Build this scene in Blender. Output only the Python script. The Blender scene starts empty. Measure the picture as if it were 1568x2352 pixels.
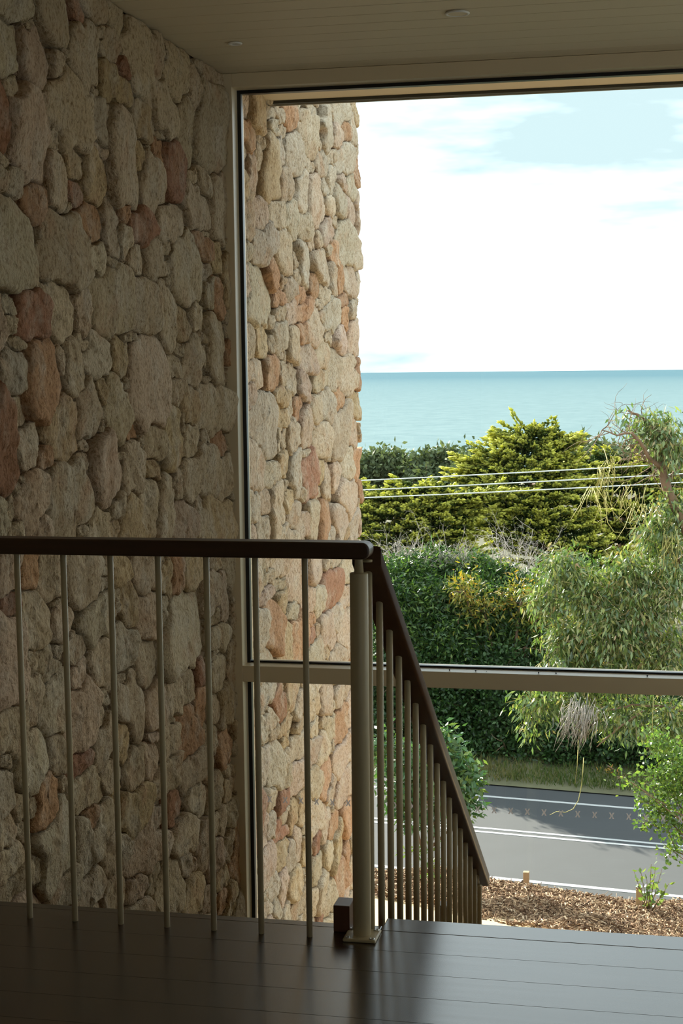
import bpy, bmesh, math, random
import numpy as np
from mathutils import Vector, Matrix

rng = np.random.default_rng(11)
random.seed(5)
scene = bpy.context.scene
C = scene.collection

# ------------------------------------------------------------------ camera
FPX, PX0, PY0, CAM_Z = 3550.0, 784.0, 1303.0, 1.45     # focal length and principal point, in 1568x2352 pixels
YAW, PITCH, ROLL = math.atan(757 / FPX), math.atan(450 / FPX), 0.0105
CAM = np.array([0, 0, CAM_Z])
FW = np.array([-math.sin(YAW) * math.cos(PITCH), math.cos(YAW) * math.cos(PITCH), -math.sin(PITCH)])
R0 = np.array([math.cos(YAW), math.sin(YAW), 0.0])
U0 = np.cross(R0, FW)
RT = R0 * math.cos(ROLL) - U0 * math.sin(ROLL)
UP = U0 * math.cos(ROLL) + R0 * math.sin(ROLL)
cam = bpy.data.cameras.new('camera')
cam.sensor_fit = 'VERTICAL'
cam.sensor_height = 36.0
cam.lens = FPX / 2352 * 36.0
cam.shift_y = (PY0 - 1176) / 2352
cam.clip_start, cam.clip_end = 0.05, 60000
camo = bpy.data.objects.new('camera', cam)
C.objects.link(camo)
camo.matrix_world = Matrix(((RT[0], UP[0], -FW[0], 0), (RT[1], UP[1], -FW[1], 0), (RT[2], UP[2], -FW[2], CAM_Z), (0, 0, 0, 1)))
scene.camera = camo

# ------------------------------------------------------------------ world, sun, exposure
SKY = 1.0
world = bpy.data.worlds.new('sky'); scene.world = world
world.use_nodes = True
nt = world.node_tree; nt.nodes.clear()
def wn(t, **k):
    n = nt.nodes.new(t)
    for a, b in k.items(): setattr(n, a, b)
    return n
tc = wn('ShaderNodeTexCoord')
mp = wn('ShaderNodeMapping'); mp.inputs['Scale'].default_value = (1.6, 1.6, 7.0); mp.inputs['Location'].default_value = (0.31, 0.12, 0.4)
nz = wn('ShaderNodeTexNoise'); nz.inputs['Scale'].default_value = 1.7; nz.inputs['Detail'].default_value = 6; nz.inputs['Roughness'].default_value = 0.55
rp = wn('ShaderNodeValToRGB'); rp.color_ramp.elements[0].position = 0.36; rp.color_ramp.elements[1].position = 0.66
mx = wn('ShaderNodeMix', data_type='RGBA')
mx.inputs[6].default_value = (0.49, 0.63, 0.67, 1)
mx.inputs[7].default_value = (1.96, 2.10, 2.18, 1)
bg = wn('ShaderNodeBackground'); bg.inputs['Strength'].default_value = SKY
wo = wn('ShaderNodeOutputWorld')
nt.links.new(tc.outputs['Generated'], mp.inputs['Vector']); nt.links.new(mp.outputs[0], nz.inputs['Vector'])
nt.links.new(nz.outputs['Fac'], rp.inputs[0]); nt.links.new(rp.outputs[0], mx.inputs[0])
nt.links.new(mx.outputs[2], bg.inputs[0]); nt.links.new(bg.outputs[0], wo.inputs[0])

SUN_AZ, SUN_EL = math.radians(-38), math.radians(22)   # left of the view, in front, beyond the trees
sun = bpy.data.lights.new('sun', 'SUN'); sun.energy = 12.0; sun.angle = math.radians(0.55); sun.color = (1.0, 0.93, 0.80)
suno = bpy.data.objects.new('sun', sun); C.objects.link(suno)
sd = Vector((math.sin(SUN_AZ) * math.cos(SUN_EL), math.cos(SUN_AZ) * math.cos(SUN_EL), math.sin(SUN_EL)))
suno.rotation_euler = sd.to_track_quat('Z', 'Y').to_euler()
suno.location = (-20, 30, 30)

vs = scene.view_settings
vs.view_transform = 'Standard'; vs.look = 'None'; vs.gamma = 1.0; vs.use_curve_mapping = False; vs.exposure = 0.7
scene.cycles.max_bounces = 10
scene.cycles.diffuse_bounces = 6
scene.cycles.transparent_max_bounces = 12
scene.cycles.caustics_reflective = False
scene.cycles.caustics_refractive = False

# ------------------------------------------------------------------ helpers
def at(px, py, Y):
    d = FW + RT * (px - PX0) / FPX - UP * (py - PY0) / FPX
    return CAM + d * (Y / d[1])

def link(name, me, mat=None, parent=None, smooth=False):
    o = bpy.data.objects.new(name, me); C.objects.link(o)
    if mat is not None and not me.materials: me.materials.append(mat)
    if parent is not None: o.parent = parent
    if smooth: me.shade_smooth()
    return o
def tag(o, label=None, cat=None, group=None, kind=None):
    if label: o['label'] = label
    if cat: o['category'] = cat
    if group: o['group'] = group
    if kind: o['kind'] = kind
    return o
def thing(name, label, cat, loc=(0, 0, 0), group=None, kind=None):
    o = bpy.data.objects.new(name, None); C.objects.link(o); o.location = loc; o.empty_display_size = 0.1
    return tag(o, label, cat, group, kind)
def keep(o, parent):            # parent without moving (thing empties are only translated)
    o.parent = parent; o.matrix_parent_inverse = Matrix.Translation(-Vector(parent.location)); return o

class MB:
    def __init__(s): s.bm = bmesh.new()
    def box(s, x0, x1, y0, y1, z0, z1, bev=0.0, seg=2):
        b = bmesh.new()
        bmesh.ops.create_cube(b, size=1)
        for v in b.verts:
            v.co = Vector(((x0 + x1) / 2 + v.co.x * (x1 - x0), (y0 + y1) / 2 + v.co.y * (y1 - y0), (z0 + z1) / 2 + v.co.z * (z1 - z0)))
        if bev: bmesh.ops.bevel(b, geom=b.edges[:], offset=bev, segments=seg, affect='EDGES', profile=0.5)
        s._add(b); return s
    def _add(s, b):
        me = bpy.data.meshes.new('t'); b.to_mesh(me); b.free(); s.bm.from_mesh(me); bpy.data.meshes.remove(me)
    def cyl(s, p0, p1, r0, r1=None, n=16, cap=True):
        p0, p1 = Vector(p0), Vector(p1); r1 = r0 if r1 is None else r1
        q = (p1 - p0).to_track_quat('Z', 'Y'); A, B = [], []
        for i in range(n):
            a = 2 * math.pi * i / n; d = q @ Vector((math.cos(a), math.sin(a), 0))
            A.append(s.bm.verts.new(p0 + d * r0)); B.append(s.bm.verts.new(p1 + d * r1))
        for i in range(n): s.bm.faces.new((A[i], A[(i + 1) % n], B[(i + 1) % n], B[i])).smooth = True
        if cap: s.bm.faces.new(A[::-1]); s.bm.faces.new(B)
        return s
    def tube(s, pts, rad, n=6):
        pts = [Vector(p) for p in pts]; rings = []
        for i, p in enumerate(pts):
            t = (pts[min(i + 1, len(pts) - 1)] - pts[max(i - 1, 0)]).normalized()
            q = t.to_track_quat('Z', 'Y'); r = rad[i] if hasattr(rad, '__len__') else rad
            rings.append([s.bm.verts.new(p + q @ Vector((math.cos(2 * math.pi * k / n) * r, math.sin(2 * math.pi * k / n) * r, 0))) for k in range(n)])
        for a, b in zip(rings, rings[1:]):
            for k in range(n): s.bm.faces.new((a[k], a[(k + 1) % n], b[(k + 1) % n], b[k])).smooth = True
        s.bm.faces.new(rings[0][::-1]); s.bm.faces.new(rings[-1]); return s
    def lathe(s, prof, c, n=24):                      # profile of (radius, z) about a vertical axis at c
        c = Vector(c); rings = []
        for r, z in prof:
            rings.append([s.bm.verts.new(c + Vector((math.cos(2 * math.pi * k / n) * r, math.sin(2 * math.pi * k / n) * r, z))) for k in range(n)])
        for a, b in zip(rings, rings[1:]):
            for k in range(n): s.bm.faces.new((a[k], a[(k + 1) % n], b[(k + 1) % n], b[k])).smooth = True
        s.bm.faces.new(rings[0][::-1]); s.bm.faces.new(rings[-1]); return s
    def prism(s, pts, ext):                           # closed outline pts (3D), extruded by vector ext
        a = [s.bm.verts.new(Vector(p)) for p in pts]; b = [s.bm.verts.new(Vector(p) + Vector(ext)) for p in pts]
        n = len(a)
        for i in range(n): s.bm.faces.new((a[i], a[(i + 1) % n], b[(i + 1) % n], b[i]))
        s.bm.faces.new(a[::-1]); s.bm.faces.new(b); return s
    def build(s, name, mat, parent=None, smooth=False):
        bmesh.ops.recalc_face_normals(s.bm, faces=s.bm.faces[:])
        me = bpy.data.meshes.new(name); s.bm.to_mesh(me); s.bm.free()
        return link(name, me, mat, parent, smooth)

def arrays(name, V, F, mat, parent=None, smooth=False, col=None):
    V = np.asarray(V, dtype=np.float32).reshape(-1, 3); F = np.asarray(F, dtype=np.int32)
    k = F.shape[1]; me = bpy.data.meshes.new(name)
    me.vertices.add(len(V)); me.vertices.foreach_set('co', V.ravel())
    me.loops.add(F.size); me.loops.foreach_set('vertex_index', F.ravel())
    me.polygons.add(len(F)); me.polygons.foreach_set('loop_start', np.arange(0, F.size, k, dtype=np.int32))
    me.polygons.foreach_set('loop_total', np.full(len(F), k, dtype=np.int32))
    if smooth: me.polygons.foreach_set('use_smooth', np.ones(len(F), dtype=bool))
    me.update(calc_edges=True)
    if col is not None:
        at_ = me.attributes.new('tint', 'FLOAT', 'POINT'); at_.data.foreach_set('value', np.asarray(col, dtype=np.float32))
    return link(name, me, mat, parent)

# ------------------------------------------------------------------ materials
def new_mat(name):
    m = bpy.data.materials.new(name); m.use_nodes = True
    t = m.node_tree; return m, t, t.nodes['Principled BSDF']
def N(t, ty, **k):
    n = t.nodes.new(ty)
    for a, b in k.items():
        if a.startswith('i_'): n.inputs[a[2:].replace('_', ' ')].default_value = b
        else: setattr(n, a, b)
    return n
def plain(name, col, rough=0.5, metal=0.0, spec=0.5, var=0.0, scale=8.0, bump=0.0, bscale=200.0):
    m, t, p = new_mat(name)
    p.inputs['Base Color'].default_value = (*col, 1); p.inputs['Roughness'].default_value = rough
    p.inputs['Metallic'].default_value = metal; p.inputs['Specular IOR Level'].default_value = spec
    g = N(t, 'ShaderNodeNewGeometry')
    if var:
        n = N(t, 'ShaderNodeTexNoise', i_Scale=scale, i_Detail=5.0); t.links.new(g.outputs['Position'], n.inputs['Vector'])
        x = N(t, 'ShaderNodeMix', data_type='RGBA')
        x.inputs[6].default_value = (*[c * (1 - var) for c in col], 1); x.inputs[7].default_value = (*[min(1, c * (1 + var)) for c in col], 1)
        t.links.new(n.outputs['Fac'], x.inputs[0]); t.links.new(x.outputs[2], p.inputs['Base Color'])
    if bump:
        n = N(t, 'ShaderNodeTexNoise', i_Scale=bscale, i_Detail=3.0); t.links.new(g.outputs['Position'], n.inputs['Vector'])
        b = N(t, 'ShaderNodeBump', i_Strength=bump, i_Distance=0.002); t.links.new(n.outputs['Fac'], b.inputs['Height']); t.links.new(b.outputs[0], p.inputs['Normal'])
    return m

def stone_mat():
    m, t, p = new_mat('limestone')
    oi = N(t, 'ShaderNodeObjectInfo'); g = N(t, 'ShaderNodeNewGeometry')
    mpg = N(t, 'ShaderNodeMapping'); mpg.inputs['Scale'].default_value = (1, 1, 0.62)
    t.links.new(g.outputs['Position'], mpg.inputs['Vector'])
    big = N(t, 'ShaderNodeTexNoise', i_Scale=9.0, i_Detail=4.0, i_Roughness=0.6); t.links.new(mpg.outputs[0], big.inputs['Vector'])
    fine = N(t, 'ShaderNodeTexNoise', i_Scale=85.0, i_Detail=5.0, i_Roughness=0.65); t.links.new(mpg.outputs[0], fine.inputs['Vector'])
    # large mineral blotches: a mix of the stone's own colour with a paler and a rustier one
    pale = N(t, 'ShaderNodeMix', data_type='RGBA'); pale.inputs[7].default_value = (0.74, 0.67, 0.54, 1)
    r1 = N(t, 'ShaderNodeValToRGB'); r1.color_ramp.elements[0].position = 0.48; r1.color_ramp.elements[1].position = 0.75
    r1.color_ramp.elements[1].color = (0.6, 0.6, 0.6, 1)
    t.links.new(big.outputs['Fac'], r1.inputs[0]); t.links.new(r1.outputs[0], pale.inputs[0]); t.links.new(oi.outputs['Color'], pale.inputs[6])
    rust = N(t, 'ShaderNodeMix', data_type='RGBA'); rust.inputs[7].default_value = (0.55, 0.32, 0.18, 1)
    big2 = N(t, 'ShaderNodeTexNoise', i_Scale=6.0, i_Detail=4.0); t.links.new(g.outputs['Position'], big2.inputs['Vector'])
    r2 = N(t, 'ShaderNodeValToRGB'); r2.color_ramp.elements[0].position = 0.56; r2.color_ramp.elements[1].position = 0.8
    r2.color_ramp.elements[1].color = (0.65, 0.65, 0.65, 1)
    t.links.new(big2.outputs['Fac'], r2.inputs[0]); t.links.new(r2.outputs[0], rust.inputs[0]); t.links.new(pale.outputs[2], rust.inputs[6])
    pit = N(t, 'ShaderNodeValToRGB'); pit.color_ramp.elements[0].position = 0.33; pit.color_ramp.elements[0].color = (0.52, 0.45, 0.37, 1)
    pit.color_ramp.elements[1].position = 0.52
    t.links.new(fine.outputs['Fac'], pit.inputs[0])
    mul = N(t, 'ShaderNodeMix', data_type='RGBA', blend_type='MULTIPLY'); mul.inputs[0].default_value = 1.0
    t.links.new(rust.outputs[2], mul.inputs[6]); t.links.new(pit.outputs[0], mul.inputs[7])
    t.links.new(mul.outputs[2], p.inputs['Base Color'])
    p.inputs['Roughness'].default_value = 0.9; p.inputs['Specular IOR Level'].default_value = 0.15
    mid = N(t, 'ShaderNodeTexNoise', i_Scale=28.0, i_Detail=4.0, i_Roughness=0.6); t.links.new(mpg.outputs[0], mid.inputs['Vector'])
    add = N(t, 'ShaderNodeMath', operation='MULTIPLY_ADD'); add.inputs[1].default_value = 2.2
    t.links.new(mid.outputs['Fac'], add.inputs[0]); t.links.new(fine.outputs['Fac'], add.inputs[2])
    b = N(t, 'ShaderNodeBump', i_Strength=1.0, i_Distance=0.014); t.links.new(add.outputs[0], b.inputs['Height']); t.links.new(b.outputs[0], p.inputs['Normal'])
    return m

def wood_mat(name, col, rough, along='X', spec=0.5, gloss_var=0.1, coat=0.0):
    m, t, p = new_mat(name)
    g = N(t, 'ShaderNodeNewGeometry'); oi = N(t, 'ShaderNodeObjectInfo')
    mpg = N(t, 'ShaderNodeMapping'); s = {'X': (1.2, 22, 22), 'Y': (22, 1.2, 22), 'Z': (22, 22, 1.2)}[along]
    mpg.inputs['Scale'].default_value = s
    t.links.new(g.outputs['Position'], mpg.inputs['Vector'])
    n = N(t, 'ShaderNodeTexNoise', i_Scale=2.2, i_Detail=6.0, i_Roughness=0.6); t.links.new(mpg.outputs[0], n.inputs['Vector'])
    x = N(t, 'ShaderNodeMix', data_type='RGBA')
    x.inputs[6].default_value = (*[c * 0.62 for c in col], 1); x.inputs[7].default_value = (*[c * 1.35 for c in col], 1)
    t.links.new(n.outputs['Fac'], x.inputs[0])
    hv = N(t, 'ShaderNodeHueSaturation'); mm = N(t, 'ShaderNodeMapRange'); mm.inputs[3].default_value = 0.7; mm.inputs[4].default_value = 1.35
    t.links.new(oi.outputs['Random'], mm.inputs[0]); t.links.new(mm.outputs[0], hv.inputs['Value']); t.links.new(x.outputs[2], hv.inputs['Color'])
    t.links.new(hv.outputs[0], p.inputs['Base Color'])
    rm = N(t, 'ShaderNodeMapRange'); rm.inputs[3].default_value = rough - gloss_var / 2; rm.inputs[4].default_value = rough + gloss_var / 2
    t.links.new(n.outputs['Fac'], rm.inputs[0]); t.links.new(rm.outputs[0], p.inputs['Roughness'])
    p.inputs['Specular IOR Level'].default_value = spec; p.inputs['Coat Weight'].default_value = coat; p.inputs['Coat Roughness'].default_value = rough
    b = N(t, 'ShaderNodeBump', i_Strength=0.08, i_Distance=0.001); t.links.new(n.outputs['Fac'], b.inputs['Height']); t.links.new(b.outputs[0], p.inputs['Normal'])
    return m

def leaf_mat(name, cols, rough=0.45, trans=0.35, spec=0.5, through=(0.92, 1.0, 0.45)):
    m, t, p = new_mat(name)
    a = N(t, 'ShaderNodeAttribute', attribute_name='tint')
    r = N(t, 'ShaderNodeValToRGB'); el = r.color_ramp.elements
    while len(el) < len(cols): el.new(0.5)
    for i, c in enumerate(cols): el[i].position = i / (len(cols) - 1); el[i].color = (*c, 1)
    t.links.new(a.outputs['Fac'], r.inputs[0]); t.links.new(r.outputs[0], p.inputs['Base Color'])
    p.inputs['Roughness'].default_value = rough; p.inputs['Specular IOR Level'].default_value = spec
    tr = N(t, 'ShaderNodeBsdfTranslucent'); gm = N(t, 'ShaderNodeMix', data_type='RGBA', blend_type='MULTIPLY'); gm.inputs[0].default_value = 1.0
    gm.inputs[7].default_value = (*through, 1); t.links.new(r.outputs[0], gm.inputs[6]); t.links.new(gm.outputs[2], tr.inputs['Color'])
    ms = N(t, 'ShaderNodeMixShader'); ms.inputs[0].default_value = trans
    out = t.nodes['Material Output']
    t.links.new(p.outputs[0], ms.inputs[1]); t.links.new(tr.outputs[0], ms.inputs[2]); t.links.new(ms.outputs[0], out.inputs['Surface'])
    return m

def glass_mat():
    m, t, p = new_mat('window_glass')
    t.nodes.remove(p)
    tr = N(t, 'ShaderNodeBsdfTransparent'); tr.inputs[0].default_value = (0.97, 0.985, 0.975, 1)
    gl = N(t, 'ShaderNodeBsdfGlossy'); gl.inputs['Roughness'].default_value = 0.01; gl.inputs['Color'].default_value = (0.9, 1, 0.98, 1)
    fr = N(t, 'ShaderNodeFresnel'); fr.inputs['IOR'].default_value = 1.45
    ms = N(t, 'ShaderNodeMixShader'); t.links.new(fr.outputs[0], ms.inputs[0]); t.links.new(tr.outputs[0], ms.inputs[1]); t.links.new(gl.outputs[0], ms.inputs[2])
    t.links.new(ms.outputs[0], t.nodes['Material Output'].inputs['Surface'])
    return m

M = {}
M['stone'] = stone_mat()
M['mortar'] = plain('mortar', (0.34, 0.26, 0.17), 0.95, spec=0.1, var=0.3, scale=40, bump=0.8, bscale=120)
M['paint'] = plain('putty_paint', (0.78, 0.655, 0.44), 0.32, var=0.03, scale=3)
M['ceiling'] = plain('ceiling_paint', (0.74, 0.64, 0.45), 0.55, var=0.03, scale=3)
M['metal'] = plain('putty_powder_coat', (0.54, 0.445, 0.27), 0.42, var=0.04, scale=30, bump=0.05, bscale=900)
M['black'] = plain('black_gasket', (0.006, 0.006, 0.008), 0.35)
M['dark'] = plain('charcoal_fascia', (0.025, 0.024, 0.022), 0.5)
M['soffit'] = plain('soffit_paint', (0.46, 0.39, 0.29), 0.6)
M['wall'] = plain('plaster', (0.82, 0.72, 0.54), 0.8, var=0.03)
M['floor'] = wood_mat('floor_timber', (0.036, 0.018, 0.010), 0.24, 'X', spec=1.0, gloss_var=0.08)
M['floor'].node_tree.nodes['Principled BSDF'].inputs['IOR'].default_value = 1.72
M['rail'] = wood_mat('rail_timber', (0.085, 0.040, 0.018), 0.42, 'X')
M['rail_y'] = wood_mat('stair_rail_timber', (0.14, 0.060, 0.022), 0.42, 'Y')
M['tread'] = wood_mat('tread_timber', (0.085, 0.045, 0.026), 0.35, 'X')
M['block'] = wood_mat('block_timber', (0.085, 0.035, 0.018), 0.4, 'Z')
M['glass'] = glass_mat()
M['white'] = plain('white_plastic', (0.88, 0.86, 0.80), 0.4)
M['lens'] = plain('frosted_lens', (0.30, 0.29, 0.27), 0.3)
M['steel'] = plain('zinc_bolt', (0.55, 0.55, 0.53), 0.3, metal=1.0)
M['marker'] = leaf_mat('etched_marker', [(0.70, 0.62, 0.60), (0.70, 0.62, 0.60)], 0.8, 0.6, 0.2, (1, 1, 1))
M['insect'] = plain('dry_insect', (0.015, 0.012, 0.010), 0.4)
M['asphalt'] = plain('asphalt', (0.026, 0.030, 0.033), 0.85, var=0.18, scale=1.2, bump=0.3, bscale=60)
M['line'] = plain('road_paint', (0.34, 0.35, 0.35), 0.7, var=0.08, scale=20)
M['mulch_soil'] = plain('mulch_soil', (0.17, 0.095, 0.05), 0.95, var=0.4, scale=9, bump=1.0, bscale=40)
M['gravel'] = plain('sandy_gravel', (0.38, 0.28, 0.155), 0.9, var=0.35, scale=26, bump=1.0, bscale=60)
M['verge'] = plain('verge_soil', (0.075, 0.075, 0.035), 0.95, var=0.45, scale=2.0)
M['bark'] = plain('bark', (0.16, 0.10, 0.06), 0.9, var=0.4, scale=6, bump=0.6, bscale=40)
M['deadwood'] = plain('grey_deadwood', (0.42, 0.38, 0.33), 0.9, var=0.25, scale=5)
M['stake'] = plain('sawn_pine', (0.36, 0.235, 0.125), 0.8, var=0.2, scale=12)
M['green_twig'] = plain('green_twig', (0.36, 0.33, 0.10), 0.7)
M['wire'] = plain('aluminium_wire', (0.60, 0.62, 0.62), 0.45)
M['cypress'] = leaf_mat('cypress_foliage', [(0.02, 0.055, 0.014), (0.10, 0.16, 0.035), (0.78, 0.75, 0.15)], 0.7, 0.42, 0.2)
M['hedge'] = leaf_mat('hedge_foliage', [(0.012, 0.036, 0.014), (0.04, 0.095, 0.025), (0.20, 0.30, 0.06)], 0.4, 0.38, 0.5)
M['hedge_dark'] = leaf_mat('dark_hedge_foliage', [(0.012, 0.035, 0.012), (0.03, 0.075, 0.018), (0.065, 0.13, 0.03)], 0.45, 0.25, 0.4)
M['hedge_autumn'] = leaf_mat('autumn_foliage', [(0.10, 0.14, 0.03), (0.28, 0.24, 0.03), (0.50, 0.24, 0.05)], 0.5, 0.35, 0.4)
M['gum'] = leaf_mat('gum_leaves', [(0.03, 0.07, 0.018), (0.11, 0.19, 0.045), (0.32, 0.37, 0.13), (0.42, 0.24, 0.13)], 0.38, 0.32, 1.0)
M['twig'] = leaf_mat('gum_twigs', [(0.30, 0.26, 0.10), (0.40, 0.34, 0.16), (0.45, 0.36, 0.22)], 0.7, 0.2, 0.2)
M['coastal'] = leaf_mat('coastal_foliage', [(0.06, 0.09, 0.05), (0.11, 0.14, 0.07), (0.17, 0.20, 0.09)], 0.7, 0.2, 0.2)
M['sapling'] = leaf_mat('sapling_leaves', [(0.035, 0.10, 0.04), (0.07, 0.16, 0.06), (0.20, 0.28, 0.06)], 0.35, 0.25, 0.6)
M['bright'] = leaf_mat('bright_shrub_leaves', [(0.06, 0.13, 0.03), (0.13, 0.22, 0.05), (0.26, 0.33, 0.09)], 0.35, 0.40, 0.5)
M['grass'] = leaf_mat('verge_grass', [(0.04, 0.08, 0.016), (0.09, 0.115, 0.03), (0.19, 0.155, 0.065)], 0.7, 0.3, 0.2)
M['chip'] = leaf_mat('wood_chips', [(0.06, 0.032, 0.018), (0.22, 0.13, 0.075), (0.36, 0.24, 0.14), (0.52, 0.41, 0.29)], 0.85, 0.0, 0.2)
def sea_mat():
    m, t, p = new_mat('sea_water'); t.nodes.remove(p)
    g = N(t, 'ShaderNodeNewGeometry')
    mpg = N(t, 'ShaderNodeMapping'); mpg.inputs['Scale'].default_value = (0.05, 0.03, 1)
    t.links.new(g.outputs['Position'], mpg.inputs['Vector'])
    n = N(t, 'ShaderNodeTexNoise', i_Scale=1.2, i_Detail=8.0, i_Roughness=0.7); t.links.new(mpg.outputs[0], n.inputs['Vector'])
    sx = N(t, 'ShaderNodeSeparateXYZ'); t.links.new(g.outputs['Position'], sx.inputs[0])
    dp = N(t, 'ShaderNodeMapRange'); dp.inputs[1].default_value = 700; dp.inputs[2].default_value = 9000; t.links.new(sx.outputs['Y'], dp.inputs[0])
    deep = N(t, 'ShaderNodeMix', data_type='RGBA'); deep.inputs[6].default_value = (0.140, 0.198, 0.207, 1); deep.inputs[7].default_value = (0.062, 0.128, 0.158, 1)   # turquoise shallows, bluer offshore
    t.links.new(dp.outputs[0], deep.inputs[0])
    rr_ = N(t, 'ShaderNodeValToRGB'); rr_.color_ramp.elements[0].position = 0.3; rr_.color_ramp.elements[0].color = (0.72, 0.78, 0.8, 1); rr_.color_ramp.elements[1].position = 0.6
    t.links.new(n.outputs['Fac'], rr_.inputs[0])
    mu_ = N(t, 'ShaderNodeMix', data_type='RGBA', blend_type='MULTIPLY'); mu_.inputs[0].default_value = 1.0
    t.links.new(deep.outputs[2], mu_.inputs[6]); t.links.new(rr_.outputs[0], mu_.inputs[7])
    df = N(t, 'ShaderNodeBsdfDiffuse'); t.links.new(mu_.outputs[2], df.inputs['Color'])
    gl = N(t, 'ShaderNodeBsdfGlossy'); gl.inputs['Roughness'].default_value = 0.3; gl.inputs['Color'].default_value = (0.8, 0.9, 0.95, 1)
    ms = N(t, 'ShaderNodeMixShader'); ms.inputs[0].default_value = 0.08
    t.links.new(df.outputs[0], ms.inputs[1]); t.links.new(gl.outputs[0], ms.inputs[2])
    t.links.new(ms.outputs[0], t.nodes['Material Output'].inputs['Surface'])
    return m
M['sea'] = sea_mat()
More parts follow.
